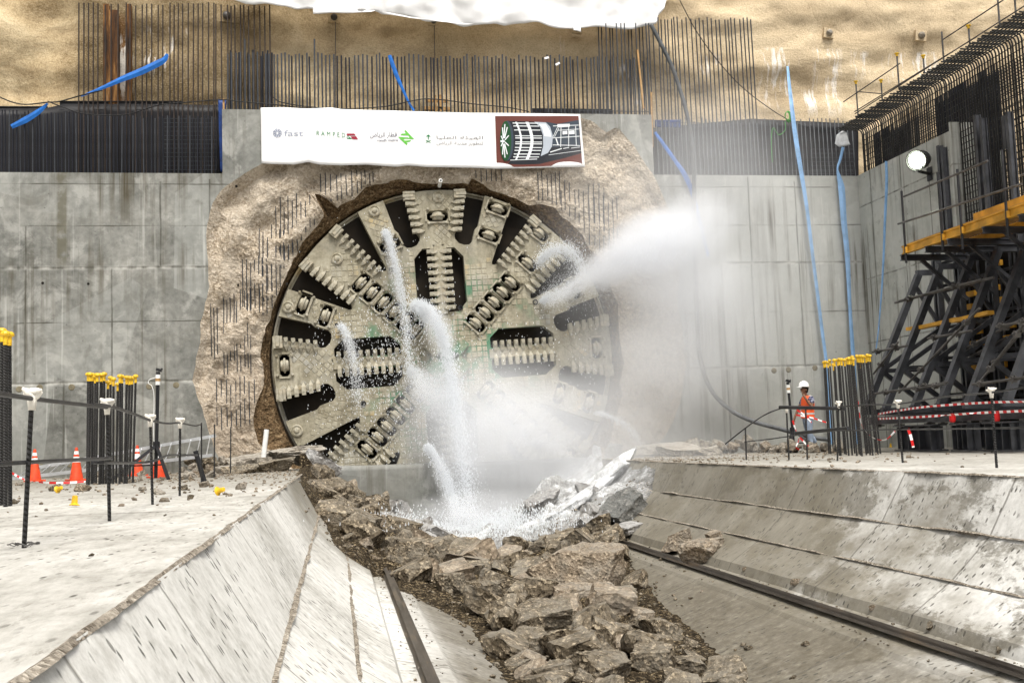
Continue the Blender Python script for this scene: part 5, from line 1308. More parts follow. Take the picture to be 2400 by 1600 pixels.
# ------------------------------------------------------------------ rubble
def ico(sub):
    bm = bmesh.new(); bmesh.ops.create_icosphere(bm, subdivisions=sub, radius=1)
    v = np.array([x.co[:] for x in bm.verts]); f = [tuple(y.index for y in x.verts) for x in bm.faces]; bm.free(); return v, f
ICO = {k: ico(k) for k in (1, 2, 3, 4, 5)}
def rock_mesh(seed, sub, mat, dims=(1, 1, 1), planes=9, rough=.06, flat=.62):
    v, f = ICO[sub]; v = v.copy(); rs = np.random.RandomState(seed)
    nn = [np.array(a, float)+rs.normal(size=3)*.22 for a in ((1, 0, 0), (-1, 0, 0), (0, 1, 0), (0, -1, 0), (0, 0, 1), (0, 0, -1))]+[rs.normal(size=3) for _ in range(planes-3)]
    for k, n in enumerate(nn):
        n = n/np.linalg.norm(n); d = rs.uniform(.46, .62) if k < 6 else rs.uniform(.58, .80)
        s = v@n; m = s > d; v[m] -= np.outer(s[m]-d, n)
    for i in range(len(v)):
        p = Vector(v[i]*1.7+seed*3.1); q = Vector(v[i]*5.5+seed)
        v[i] *= 1+rough*1.1*fbm(p, 4)+rough*.75*fbm(q, 4)
    v = v/np.abs(v).max(0)*np.array(dims)
    me = bpy.data.meshes.new('rock'); me.from_pydata(v.tolist(), [], f); me.materials.append(mat); return me
def xy(px, py): p = on_ground(px, py); return (p.x, p.y)
FOOT = [xy(*p) for p in ((690, 1095), (715, 1150), (760, 1220), (800, 1290), (850, 1325), (895, 1345), (950, 1385), (1040, 1430), (1110, 1470), (1160, 1540), (1230, 1640), (1760, 1640), (1700, 1560), (1640, 1500), (1560, 1440), (1500, 1370), (1450, 1290), (1470, 1225), (1520, 1160), (1530, 1110))]
FOOT = FOOT[:]+[(6.6, 28.9), (-.7, 28.9)]
def heap(x, y):
    if y > 29 or y < 8 or not in_poly(x, y, FOOT): return 0.0
    d = dist_poly(x, y, FOOT)
    if y > 27: d = max(d, .8)
    hm = .16+.026*max(0, y-12) if y < 24 else .47
    h = hm*(1-math.exp(-d*1.5))
    cx = 3.1; h *= 1-.25*max(0, 1-abs(x-cx)/1.2)*(1 if y > 20 else 0)
    m = math.exp(-((x-5.1-.10*(y-26))/.9)**2-((y-26.6)/1.9)**2)
    h += .5*m*(1-math.exp(-d*1.5))
    return max(0, h)
# bed of gravel and grit under the blocks
xs = np.arange(-.9, 6.9, .05); ys = np.arange(9.0, 29.05, .07); vs = []; fs = []
keep = {}
for j, y in enumerate(ys):
    for i, x in enumerate(xs):
        h = heap(x, y)
        if h <= 0:
            d = dist_poly(x, y, FOOT) if 8.5 < y < 29 else 9
            if d > .22: continue
            h = -.03*d/.22
        keep[(i, j)] = len(vs); n = fbm(Vector((x*1.6, y*1.6, 0)), 5); n2 = fbm(Vector((x*6, y*6, 3)), 3)
        vs.append((x, y, prof_z(x)+max(-.04, h*(1+.45*n))+.045*n2*min(1, h*6+.15)+.01))
for (i, j), a in keep.items():
    if (i+1, j) in keep and (i, j+1) in keep and (i+1, j+1) in keep: fs.append((a, keep[(i+1, j)], keep[(i+1, j+1)], keep[(i, j+1)]))
o = mesh_obj('gravel_bed', vs, fs, M['gravel']); tag(o, 'brown gravel and grit heaped under the broken blocks in the trench', 'gravel', kind='stuff')
TAKEN = []
def block(px, py, w, h, mat, seed, label, depth=.8, rot=0.0, sub=4, planes=9, flat=.55, up=0.0, group='big broken blocks in the trench', ground=None, tilt=0.0):
    """a block whose visible middle is at (px,py) and which looks w x h photo pixels"""
    p = ground if ground is not None else on_ground(px, py+h*.30, heap)
    s = p.y/F; W = w*s/2; H = h*s/2; D = W*depth; TAKEN.append((p.x, p.y+D*.45, W))
    me = rock_mesh(seed, sub, M[mat], (W, D, H), planes, .105, flat); o = bpy.data.objects.new('rubble_block', me); COL.objects.link(o)
    o.location = p+Vector((0, D*.45, H*.45+up))
    if mat == 'rock_white': me.polygons.foreach_set('use_smooth', [True]*len(me.polygons))
    o.location = o.location; o.rotation_euler = (rnd.uniform(-.2, .2), -rot+tilt, rnd.uniform(-.5, .5)); return tag(o, label, 'rubble', group)
BL = [
 (690, 1062, 130, 30, 'rock_pale', 3, 'flat pale slab with a dusty top at the upper left corner of the trench', .8, 0.03),
 (748, 1094, 90, 72, 'rock_wet', 4, 'wet grey block at the top of the left rubble slope, beside the sill wall', .9, -.5),
 (803, 1150, 140, 80, 'rock', 5, 'long brown block sloping down the left flank under the white stone', .6, -.6),
 (846, 1164, 58, 56, 'rock_white', 6, 'white splashed stone against the sill wall on the left', .8, -.4),
 (836, 1216, 112, 84, 'rock', 7, 'large brown angular block in the middle of the left rubble slope', .8, -.35),
 (890, 1188, 66, 78, 'rock', 8, 'pointed dark brown stone standing up like a fin by the sill wall', .5, .1),
 (938, 1240, 100, 62, 'rock', 9, 'brown block just right of the pointed stone', .9, -.25),
 (965, 1300, 105, 92, 'rock', 10, 'tall dark brown block above the left rail end', .8, -.1),
 (1012, 1318, 50, 62, 'rock', 11, 'narrow brown stone leaning on the tall dark block', .8, .5),
 (1062, 1368, 84, 72, 'rock', 12, 'square brown block left of the trench middle', .9, .1),
 (1110, 1325, 130, 50, 'rock_grey', 13, 'flat grey slab just below the white foam', .9, -.1),
 (1145, 1382, 100, 66, 'rock', 14, 'smooth brown boulder in front of the flat grey slab', .9, -.3),
 (1208, 1384, 64, 62, 'rock', 15, 'rounded brown boulder next to the smooth one, towards the right', .9, .3),
 (1238, 1362, 50, 50, 'rock_grey', 16, 'small grey boulder in the dark gap below the foam', .9, .2),
 (1372, 1335, 262, 165, 'rock_grey', 17, 'huge pale grey broken slab, the biggest block right of the middle', .8, -.22),
 (1345, 1395, 150, 70, 'rock_grey', 18, 'grey block under the front edge of the huge pale slab', .7, .05),
 (1416, 1382, 60, 62, 'rock_grey', 19, 'tan boulder leaning on the right end of the huge slab', .9, .4),
 (1284, 1455, 190, 105, 'rock', 20, 'very large domed brown block in the centre foreground', .8, .03),
 (1245, 1510, 130, 80, 'rock', 21, 'brown gritty block below the domed block, left side', .8, .1),
 (1345, 1510, 100, 70, 'rock', 47, 'brown gritty block below the domed block, right side', .8, -.2),
 (1402, 1460, 58, 78, 'rock', 22, 'upright brown stone right of the domed block', .8, -.2),
 (1452, 1490, 100, 60, 'rock', 23, 'flat brown slab edge on the right of the foreground heap', .9, .1),
 (1560, 1480, 110, 70, 'rock', 24, 'rounded gritty brown block on the right side of the foreground heap', .9, -.15),
 (1510, 1440, 60, 40, 'rock_grey', 25, 'small grey stone above the rounded gritty block', .9, 0),
 (1425, 1562, 190, 100, 'rock', 26, 'large cracked brown block at the bottom edge with a paler top', .7, .06),
 (1540, 1545, 120, 80, 'rock', 27, 'brown block at the bottom edge right of the cracked one', .8, -.1),
 (1700, 1585, 140, 80, 'rock', 28, 'round gritty boulder at the bottom right end of the heap', .9, .1),
 (1620, 1560, 90, 60, 'rock', 29, 'low brown stone between two boulders at the bottom right', .9, -.1),
 (1600, 1600, 90, 60, 'rock', 46, 'dark stone at the bottom edge left of the round gritty boulder', .9, -.1),
 (1290, 1585, 120, 70, 'rock', 30, 'dark brown block at the bottom edge left of the cracked one', .8, .1),
 (1475, 1190, 110, 100, 'rock_slate', 31, 'dark wet angular block under the white splashed slab on the right flank', .8, .55),
 (1425, 1120, 150, 46, 'rock_white', 32, 'white splashed slab lying up the right flank, highest one', .9, .62),
 (1385, 1150, 230, 34, 'rock_white', 33, 'long smooth white slab sloping down the right flank into the foam', .35, .50),
 (1330, 1190, 240, 34, 'rock_white', 34, 'long white slab lying lowest on the right flank, its foot in the foam', .3, .42),
 (1440, 1100, 170, 34, 'rock_white', 48, 'white slab at the head of the right bank under the square wet block', .4, .55),
 (1290, 1215, 210, 26, 'rock_white', 49, 'thin white slab half drowned in foam right of the falling water', .35, .25),
 (1270, 1180, 110, 60, 'rock_wet', 35, 'wet grey block behind the falling water, right of it', .9, .2),
 (1300, 1265, 110, 36, 'rock_wet', 36, 'flat wet slab at the edge of the foam pool', .9, .1),
 (1400, 1062, 26, 66, 'rock_white', 37, 'narrow upright white stone at the right corner of the opening', .7, .05),
 (1444, 1050, 56, 54, 'rock_wet', 38, 'square wet block beside the upright white stone', .8, 0),
 (1598, 1262, 98, 60, 'rock_grey', 39, 'brown block resting on the right flank, upper of the pair', .9, .2),
 (1662, 1285, 118, 66, 'rock_grey', 40, 'flat brown block resting on the right flank, lower of the pair', .9, .35),
 (1677, 1258, 40, 34, 'rock_grey', 41, 'small brown stone behind the pair on the right flank', .9, .1),
 (1480, 1238, 70, 40, 'rock_wet', 42, 'wet pale stones at the start of the right rail', .9, .2),
]
g = G('foam_covered_rubble'); P_ = g.obj(); n_ = g.noise(P_, 5, 6, .7)
M['rock_white'] = g.done(g.ramp(n_, [(.36, (.30, .30, .295)), (.48, (.48, .485, .485)), (.62, (.74, .755, .765))]), .85, 0, g.bump(n_, .5, .03), .1)
M['rock_slate'] = rock_mat('slate_rubble', (.10, .10, .095), (.16, .16, .15), (.3, .29, .27), (.13, .135, .13))
HAND = {(1400, 1062): 29.0, (1444, 1050): 29.0, (690, 1062): 28.7}
for t_ in BL:
    px, py, w_, h_, mt, sd, lab, dep = t_[:8]; rot = t_[8]
    gr = None
    if (px, py) in HAND: gr = onY(px, py+h_*.3, HAND[(px, py)])
    block(px, py, w_, h_, mt, sd, lab, dep, rot, sub=4 if w_ > 60 else 3, ground=gr)
# middling lumps fill the heap
var = {}
def lump(name, p, size, mk, lab, cat, grp, squash=.7):
    key = (mk, rnd.randrange(7))
    if key not in var: var[key] = rock_mesh(100+len(var), 3, M[mk], (.2, .18, .2*squash), 10, .11, .58)
    o = bpy.data.objects.new(name, var[key]); COL.objects.link(o); o.location = p; s = size/.2
    o.scale = (s*rnd.uniform(.8, 1.25), s*rnd.uniform(.8, 1.2), s*rnd.uniform(.7, 1.1)); o.rotation_euler = (rnd.uniform(-.6, .6), rnd.uniform(-.6, .6), rnd.uniform(0, 6.3)); return tag(o, lab, cat, grp)
cnt = 0
while cnt < 245:
    x = rnd.uniform(-.6, 6.4); y = rnd.uniform(9.5, 28.6)
    h = heap(x, y)
    if h <= 0.03 or (x > 2.0 and y > 22.5 and rnd.random() < .9): continue
    if any(abs(x-bx) < bw*.8 and abs(y-by) < bw*.9+.15 for bx, by, bw in TAKEN) and rnd.random() < .85: continue
    wetz = y > 21.5 and x > .9
    mk = 'rock_white' if wetz and rnd.random() < .08 else ('rock_wet' if wetz else ('rock' if rnd.random() < .8 else 'rock_grey'))
    s = (rnd.uniform(.05, .15) if rnd.random() < .5 else rnd.uniform(.18, .38))*max(1, y/18)*(.8 if wetz else 1)
    lab = {'rock_white': 'white splashed lump in the foamy part of the rubble', 'rock_wet': 'wet grey lump in the rubble near the head', 'rock': 'brown broken lump filling the rubble heap', 'rock_grey': 'greyish broken lump filling the rubble heap'}[mk]
    lump('rubble_lump', Vector((x, y, prof_z(x)+h*.95+s*.30)), s, mk, lab, 'rubble', {'rock_white': 'white splashed lumps', 'rock_wet': 'wet grey lumps', 'rock': 'brown rubble lumps', 'rock_grey': 'greyish rubble lumps'}[mk]); cnt += 1
# stones scattered on the floors and the cradle
for (px, py, w_, mk, lab) in ((193, 1150, 34, 'rock_grey', 'pale angular stone near the second left fence post'), (130, 1150, 30, 'rock', 'brown flat stone beside the yellow cap at the left'), (33, 1180, 18, 'rock', 'dark stone at the foot of the near capped bundle'), (315, 1172, 14, 'rock_grey', 'round grey stone before the third fence post'), (386, 1175, 22, 'rock_grey', 'grey stone right of the third fence post foot'), (372, 1158, 24, 'rock_pale', 'flat pale stone between third and fourth fence posts'), (478, 1140, 30, 'rock_grey', 'largest round stone near the leaning black pipe'), (567, 1146, 32, 'rock_pale', 'pale flat stone near the trench edge at the left'), (446, 1168, 16, 'rock', 'small brown stone right of the fourth fence post'), (335, 1148, 22, 'rock_pale', 'pale stone before the tripod leg'), (300, 1132, 20, 'rock_grey', 'grey stone by the loose capped bundle'), (430, 1148, 24, 'rock', 'dark stone by the right tripod foot'), (85, 1212, 8, 'rock', 'tiny dark stone on the near left floor'), (108, 1196, 9, 'rock_grey', 'tiny grey stone left of the upside down cap'), (387, 1208, 8, 'rock', 'tiny brown stone on the left floor near the third post'), (215, 1302, 12, 'rock', 'brown pebble on the white floor near the camera'), (1888, 1512, 26, 'rock', 'gritty brown lump on the right cradle floor'), (1754, 1522, 26, 'rock', 'flat gritty lump on the right cradle floor, left of the other'), (1860, 1590, 20, 'rock', 'small gritty lump at the bottom edge of the cradle floor'), (1645, 1388, 14, 'rock_grey', 'small flat chip alone on the grey cradle floor'), (1868, 1368, 28, 'rock_grey', 'gritty stone lying above the right rail'), (2045, 1425, 24, 'rock_grey', 'gritty stone above the right rail further along'), (2180, 1470, 22, 'rock', 'gritty stone above the right rail nearer the camera'), (2345, 1525, 24, 'rock', 'gritty stone by the right rail nearest the camera'), (1746, 1334, 18, 'rock_grey', 'small grey stone above the right rail in the mist'), (2160, 1058, 18, 'rock_pale', 'pale stone heap on the right floor before the pedestals'), (2130, 1072, 14, 'rock_grey', 'small stone beside the right fence post foot'), (955, 1490, 14, 'rock_pale', 'pale stone beside the left rail'), (985, 1570, 14, 'rock_pale', 'tan stone wedged beside the left rail near the camera')):
    p = on_ground(px, py, heap); s = w_*p.y/F/2; lump('loose_stone', p+Vector((0, 0, s*.3)), s, mk, lab, 'stone', 'loose stones')
# bigger spill on the floors at both sides of the opening
def spill(px0, py0, px1, py1, n, s0, s1, mks, lab, grp, z0=.0, spread=.35):
    for k in range(n):
        t = rnd.random(); px = px0+(px1-px0)*t; py = py0+(py1-py0)*t; p = onZ(px, py, 0); p.y += rnd.gauss(0, spread*2); p.x += rnd.gauss(0, spread)
        if p.y > YW-.4: p.y = YW-.4-rnd.random()
        if prof_z(p.x) < 0 and p.y < 29: continue
        s = rnd.uniform(s0, s1); mk = rnd.choice(mks); lump('spilled_stone', Vector((p.x, p.y, z0*rnd.random()+s*.3)), s, mk, lab, 'rubble', grp)
spill(300, 1110, 480, 1122, 34, .05, .14, ['rock_pale', 'rock_grey', 'rock'], 'stone in the loose spill round the tripod and cones', 'stones spilled at the left')
spill(490, 1106, 668, 1094, 85, .07, .24, ['rock', 'rock_grey', 'rock_pale'], 'broken stone in the brown spill by the left edge of the opening', 'stones spilled by the opening', .25)
spill(1490, 1064, 1650, 1060, 50, .08, .24, ['rock_pale', 'rock_pale', 'rock_grey'], 'dusty broken stone heaped on the right floor at the opening', 'stones heaped at the right', .22)
spill(1700, 1058, 1960, 1060, 40, .06, .20, ['rock_pale', 'rock_pale', 'rock_grey'], 'dusty stone in the low spill before the worker', 'stones spilled before the worker', .12)
for (px, py, w_, h_, Y, mk, lab) in ((585, 1072, 110, 40, 28.4, 'rock_pale', 'large pale slab leaning at the left foot of the opening'), (520, 1092, 70, 26, 27.6, 'rock_pale', 'flat pale slab by the short bar posts'), (640, 1085, 100, 40, 27.6, 'rock', 'brown cracked slab at the left edge of the sill'), (560, 1096, 90, 30, 27, 'rock', 'low brown slab in the left spill'), (1520, 1045, 110, 44, 28.6, 'rock_pale', 'dusty slab heaped at the right foot of the opening'), (1600, 1050, 120, 40, 28, 'rock_pale', 'long dusty block on the right floor behind the trench edge'), (1670, 1054, 70, 34, 27.4, 'rock_pale', 'dusty block at the right end of the heap, by the bar stubs')):
    p = onY(px, py+h_*.3, Y); p.z = max(0, p.z-.1); block(px, py, w_, h_, mk, int(px), lab, .8, .1, ground=p, group='slabs at the feet of the opening')
# grit: too many to count
def grit(name, n, pick, mat, s0, s1, label):
    v1, f1 = ICO[1]; vs = []; fs = []
    for k in range(n):
        p = pick()
        if p is None: continue
        s = rnd.uniform(s0, s1)*rnd.choice((.5, .7, 1)); b = len(vs)
        J = np.random.RandomState(k).uniform(.55, 1.1, size=(len(v1), 1)); vv = v1*J*np.array([s, s*.9, s*.65])+np.array([p.x, p.y, p.z+s*.2])
        vs += vv.tolist(); fs += [tuple(b+i for i in f) for f in f1]
    o = mesh_obj(name, vs, fs, mat); tag(o, label, 'grit', kind='stuff')
def pick_left():
    y = 30-abs(rnd.gauss(0, 8)); x = -.8-abs(rnd.gauss(0, 3.4)); return Vector((x, y, 0)) if y > 3 else None
def pick_right():
    y = 30-abs(rnd.gauss(0, 6)); x = 6.9+abs(rnd.gauss(0, 3)); return Vector((x, y, 0)) if y > 8 else None
def pick_heap():
    x = rnd.uniform(-.7, 6.5); y = rnd.uniform(9, 24); 
    if not in_poly(x, y, FOOT) and dist_poly(x, y, FOOT) > abs(rnd.gauss(0, .25)): return None
    return Vector((x, y, prof_z(x)+heap(x, y)*1.02+.01))
def pick_rail():
    y = rnd.uniform(5, 24); s_ = rnd.choice((0, 0, 1)); x = 5.26+rnd.choice((.17, -.16))+rnd.gauss(0, .03) if s_ == 0 else .74+rnd.choice((.16, -.15))+rnd.gauss(0, .03)
    return Vector((x, y, prof_z(x)+.005))
grit('stone_grit', 900, pick_left, M['rock_grey'], .015, .05, 'small grit strewn over the left floor')
grit('stone_grit', 700, pick_right, M['rock_grey'], .02, .05, 'small grit strewn over the right floor')
grit('stone_grit', 3600, pick_heap, M['rock'], .012, .05, 'small brown grit over and round the rubble heap')
grit('stone_grit', 500, pick_rail, M['rock'], .008, .026, 'small grit caught along both rails')
# ------------------------------------------------------------------ banner on the headwall
YN = YW-.10
ban = empty('banner', onY(990, 390, YN), 'long white banner with printed logos and a machine photo, hung above the opening', 'banner')
BT = [(611, 253), (660, 252), (722, 255), (776, 252), (800, 256), (900, 259), (1000, 262), (1100, 265), (1250, 266), (1360, 268)]
BB = [(613, 383), (640, 385), (690, 386), (722, 380), (748, 386), (800, 388), (860, 386), (930, 391), (955, 388), (1000, 392), (1100, 393), (1165, 396), (1250, 394), (1371, 391)]
def wr(x, z):
    return .007*math.sin(x*2.1+z*1.4)+.012*fbm(Vector((x*.5, z*.8, 3)), 3)
def bil(L, x): return float(np.interp(x, [p[0] for p in L], [p[1] for p in L]))
nx_, nz_ = 150, 16; vs = []; fs = []
for k in range(2):
    for j in range(nz_+1):
        for i in range(nx_+1):
            t = j/nz_; pxa = 611+(1360-611)*i/nx_; pxb = 613+(1371-613)*i/nx_
            p = onY(pxa+(pxb-pxa)*t, bil(BT, pxa)*(1-t)+bil(BB, pxb)*t, YN); p.y += wr(p.x, p.z)+.008*k - .05*max(0, t-.8)*(1+math.sin(p.x*3)); vs.append(p)
n = nx_+1; o_ = n*(nz_+1)
for j in range(nz_):
    for i in range(nx_): fs += [(j*n+i, (j+1)*n+i, (j+1)*n+i+1, j*n+i+1), (o_+j*n+i, o_+j*n+i+1, o_+(j+1)*n+i+1, o_+(j+1)*n+i)]
ring = [i for i in range(n)]+[j*n+nx_ for j in range(1, nz_+1)]+[nz_*n+i for i in range(nx_-1, -1, -1)]+[j*n for j in range(nz_-1, 0, -1)]
for a, c in zip(ring, ring[1:]+ring[:1]): fs.append((a, c, o_+c, o_+a))
mesh_obj('banner_sheet', vs, fs, M['white'], ban, smooth=True)
def ink(name, c): 
    g = G(name); return g.done(c, .5)
INK = {k: ink('print_'+k, c) for k, c in dict(slate=(.16, .20, .32), steel=(.34, .37, .45), dgreen=(.01, .19, .06), green=(.13, .50, .06), red=(.30, .012, .035), navy=(.07, .07, .12), grey=(.20, .20, .21), maroon=(.13, .035, .025), black=(.012, .014, .02), dark=(.035, .05, .07), silver=(.42, .46, .52), pale=(.75, .78, .80), deep=(.005, .06, .015), orange=(.6, .16, .06)).items()}
LAY = [0]
def pr(px, py, lift): p = onY(px, py, YN); p.y += wr(p.x, p.z)-.006-.0035*lift; return p
def decal(name, polys, col, lift=1, parent=None):
    """flat printed shapes, polygons in photo pixels"""
    vs = []; fs = []
    for P_ in polys:
        V_, T_ = fill_holes([tuple(p) for p in P_], []); b_ = len(vs)
        vs += [pr(p.x, p.y, lift) for p in V_]
        fs += [tuple(b_+i for i in t) for t in T_]
    return mesh_obj(name, vs, fs, INK[col], parent or ban)
def letter(name, body, box, col, slope=0.0, space=1.0):
    """text fitted to a pixel box (x0,y0,x1,y1)"""
    c = bpy.data.curves.new(name, 'FONT'); c.body = body; c.space_character = space; c.resolution_u = 3
    t = bpy.data.objects.new(name, c); COL.objects.link(t); dg = bpy.context.evaluated_depsgraph_get(); me = bpy.data.meshes.new_from_object(t.evaluated_get(dg))
    bpy.data.objects.remove(t); v = np.zeros(len(me.vertices)*3); me.vertices.foreach_get('co', v); v = v.reshape(-1, 3)
    mn, mx = v.min(0), v.max(0); x0, y0, x1, y1 = box
    vs = []
    for x, y, z in v:
        a = (x-mn[0])/(mx[0]-mn[0]); d = (mx[1]-y)/(mx[1]-mn[1]); px = x0+(x1-x0)*a; vs.append(pr(px, y0+(y1-y0)*d+slope*(px-x0), 1))
    fs = [tuple(p.vertices) for p in me.polygons]; return mesh_obj(name, vs, fs, INK[col], ban)
Z1 = lambda L: [(600+x/5.88, 240+y/5.88) for x, y in L]
Z2 = lambda L: [(1000+x/5.88, 240+y/5.88) for x, y in L]
rays = []
for k in range(9):
    a = R(90+k*40)
    for o__ in (-1, 1):
        c0 = (650+2.2*math.cos(a)-1.15*o__*math.sin(a), 312.6-2.2*math.sin(a)-1.15*o__*math.cos(a)); c1 = (650+10.8*math.cos(a)-1.9*o__*math.sin(a), 312.6-10.8*math.sin(a)-1.9*o__*math.cos(a))
        nx__, ny__ = math.sin(a)*.75, math.cos(a)*.75
        rays.append([(c0[0]-nx__*.6, c0[1]-ny__*.6), (c1[0]-nx__, c1[1]-ny__), (c1[0]+nx__, c1[1]+ny__), (c0[0]+nx__*.6, c0[1]+ny__*.6)])
decal('starburst_logo', rays, 'slate')
letter('fast_lettering', 'fast', (666, 306, 711, 319.5), 'steel', .012)
letter('ramped_lettering', 'RAMPED', (742, 307, 809, 317.5), 'dgreen', .075, 1.7)
letter('ramped_tagline', 'DELIVERING THE VISION', (742, 320.6, 808, 322.4), 'grey', .045, 1.6)
decal('ramped_red_mark', [Z1([(1250, 430), (1355, 430), (1374, 458), (1250, 458)]), Z1([(1302, 470), (1380, 468), (1407, 511), (1332, 509)])], 'red')
circ = lambda x, y, r, k=16, e=1: [(x+r*math.cos(2*PI*i/k), y+e*r*math.sin(2*PI*i/k)) for i in range(k)]
m_ = decal('ramped_green_mark', [Z1(circ(1268, 483, 20)), Z1([(1270, 466), (1327, 506), (1262, 502)])], 'dgreen', 1); decal('ramped_mark_eye', [Z1(circ(1268, 483, 10))], 'pale', 2)
ar = lambda *w: ' '.join(''.join(chr(c) for c in reversed(q)) for q in reversed(w))
RIY = (0xFE8D, 0xFEDF, 0xFEAE, 0xFEF3, 0xFE8E, 0xFEBD)
letter('arabic_lettering', ar((0xFED7, 0xFEC4, 0xFE8E, 0xFEAD), RIY), (867, 311, 930, 324.5), 'navy', -.01)
letter('riyadh_metro_lettering', 'riyadh metro', (884, 326, 933, 334.5), 'navy', -.01)
decal('metro_logo', [Z1([(2060, 383), (2180, 512), (2030, 503), (2120, 488), (2096, 458), (1988, 456), (2008, 433), (2072, 432), (2043, 402)]), Z1([(1957, 478), (2100, 487), (2085, 502), (2028, 508), (2048, 530), (2140, 524), (2118, 546), (2070, 552), (2092, 575), (2072, 592)])], 'green')
decal('palm_emblem', [Z2([(17, 455), (-8, 468), (-4, 478), (12, 468), (18, 520), (26, 520), (30, 468), (48, 480), (52, 468), (28, 452)]), Z2(circ(21, 462, 15, 12)), Z2([(-25, 520), (-10, 528), (50, 560), (62, 568), (45, 548), (0, 522)]), Z2([(72, 522), (55, 528), (0, 556), (-20, 568), (0, 545), (45, 524)])], 'dgreen')
letter('authority_upper_lettering', ar((0xFE8D, 0xFEDF, 0xFEEC, 0xFEF4, 0xFE8C, 0xFE94), (0xFE8D, 0xFEDF, 0xFECC, 0xFEE0, 0xFEF4, 0xFE8E)), (1023, 318, 1132, 328), 'grey', .01)
letter('authority_lower_lettering', ar((0xFEDF, 0xFE98, 0xFEC4, 0xFEEE, 0xFEF3, 0xFEAE), (0xFEE3, 0xFEAA, 0xFEF3, 0xFEE8, 0xFE94), RIY), (1023, 331, 1132, 341), 'grey', .01)
# printed photograph of a boring machine at the right end
def grid_patch(name, c4, col, lift, parent, k=14):
    vs = []; fs = []
    for j in range(k+1):
        for i in range(k+1):
            s_, t_ = i/k, j/k; (ax, ay), (bx, by), (cx, cy), (dx, dy) = c4
            vs.append(pr((ax*(1-s_)+bx*s_)*(1-t_)+(dx*(1-s_)+cx*s_)*t_, (ay*(1-s_)+by*s_)*(1-t_)+(dy*(1-s_)+cy*s_)*t_, lift))
    for j in range(k):
        for i in range(k): fs.append((j*(k+1)+i, j*(k+1)+i+1, (j+1)*(k+1)+i+1, (j+1)*(k+1)+i))
    return mesh_obj(name, vs, fs, INK[col], parent)
ph = grid_patch('printed_photo', Z2([(942, 192), (2092, 187), (2145, 868), (965, 900)]), 'maroon', 1, ban)
decal('photo_shadow', [Z2([(1160, 800), (1400, 640), (2120, 600), (2134, 700), (1900, 770), (1560, 850), (1300, 860), (1120, 850)])], 'black', 2, ph)
decal('photo_gantry', [Z2([(1640, 270), (1800, 300), (2095, 245), (2118, 610), (1760, 690), (1640, 660)])], 'dark', 2, ph)
decal('photo_barrel', [Z2([(1130, 262), (1480, 270), (1620, 300), (1640, 560), (1600, 740), (1200, 812), (1130, 800)])], 'black', 3, ph)
decal('photo_shield', [Z2([(1480, 272), (1640, 280), (1700, 340), (1738, 470), (1725, 610), (1670, 700), (1570, 745), (1605, 600), (1600, 450), (1560, 340)])], 'silver', 4, ph)
decal('photo_shield_light', [Z2([(1540, 300), (1640, 300), (1700, 400), (1715, 480), (1620, 470), (1590, 360)])], 'pale', 5, ph)
ribs = []
for cx_, w_ in ((1240, 26), (1390, 42)):
    L = []
    for k in range(13): t = k/12; L.append((cx_+70*math.sin(PI*t)-10+w_/2, 275+520*t))
    for k in range(12, -1, -1): t = k/12; L.append((cx_+70*math.sin(PI*t)-10-w_/2, 275+520*t))
    ribs.append(Z2(L))
for k, y in enumerate((285, 325, 380, 460, 490, 545, 570, 620, 660, 710, 750)):
    ribs.append(Z2([(1180+40*math.sin(PI*(y-275)/520), y), (1530+60*math.sin(PI*(y-275)/520), y+2), (1530+60*math.sin(PI*(y-275)/520), y+13), (1180+40*math.sin(PI*(y-275)/520), y+13)]))
decal('photo_ribs', ribs, 'pale', 5, ph)
def ell(cx, cy, rx, ry, k=28): return [(cx+rx*math.cos(2*PI*i/k), cy+ry*math.sin(2*PI*i/k)) for i in range(k)]
decal('photo_rim', [Z2(ell(1118, 535, 98, 278))], 'black', 6, ph); decal('photo_rim_edge', [Z2(ell(1108, 535, 88, 276))], 'dark', 7, ph)
decal('photo_cutter_head', [Z2(ell(1085, 538, 78, 274))], 'deep', 8, ph)
sp_ = []
for k in range(10):
    a = 2*PI*k/10+.3; c0 = (1062+14*math.cos(a), 540+45*math.sin(a)); c1 = (1075+56*math.cos(a), 538+230*math.sin(a)); d_ = Vector((c1[0]-c0[0], c1[1]-c0[1])).normalized(); nx__, ny__ = -d_.y*7, d_.x*7
    sp_.append(Z2([(c0[0]+nx__, c0[1]+ny__), (c1[0]+nx__, c1[1]+ny__), (c1[0]-nx__, c1[1]-ny__), (c0[0]-nx__, c0[1]-ny__)]))
sp_.append(Z2([(1012, 530), (1070, 530), (1072, 556), (1014, 556)])); decal('photo_spokes', sp_, 'pale', 9, ph)
gl = []
for (x0, y0, x1, y1, w_) in ((1740, 330, 2095, 318, 9), (1800, 390, 2095, 372, 8), (1735, 495, 2110, 470, 10), (1735, 590, 2115, 600, 9), (1850, 340, 1845, 620, 9), (1955, 330, 1955, 610, 9), (2050, 330, 2060, 600, 9), (1740, 480, 1800, 350, 7), (1760, 480, 1820, 360, 7), (1700, 690, 1860, 640, 14), (1880, 640, 1960, 625, 10), (1990, 635, 2110, 620, 8), (1680, 728, 2120, 668, 6), (1150, 800, 1520, 786, 9), (1780, 500, 1810, 590, 16)):
    d_ = Vector((x1-x0, y1-y0)).normalized(); a, c = -d_.y*w_/2, d_.x*w_/2; gl.append(Z2([(x0+a, y0+c), (x1+a, y1+c), (x1-a, y1-c), (x0-a, y0-c)]))
gl += [Z2([(1870, 400), (1935, 395), (1938, 440), (1872, 448)]), Z2([(1960, 395), (2035, 388), (2038, 440), (1962, 445)]), Z2([(1800, 305), (1970, 300), (1970, 340), (1800, 350)])]
decal('photo_gantry_frame', gl, 'pale', 5, ph)

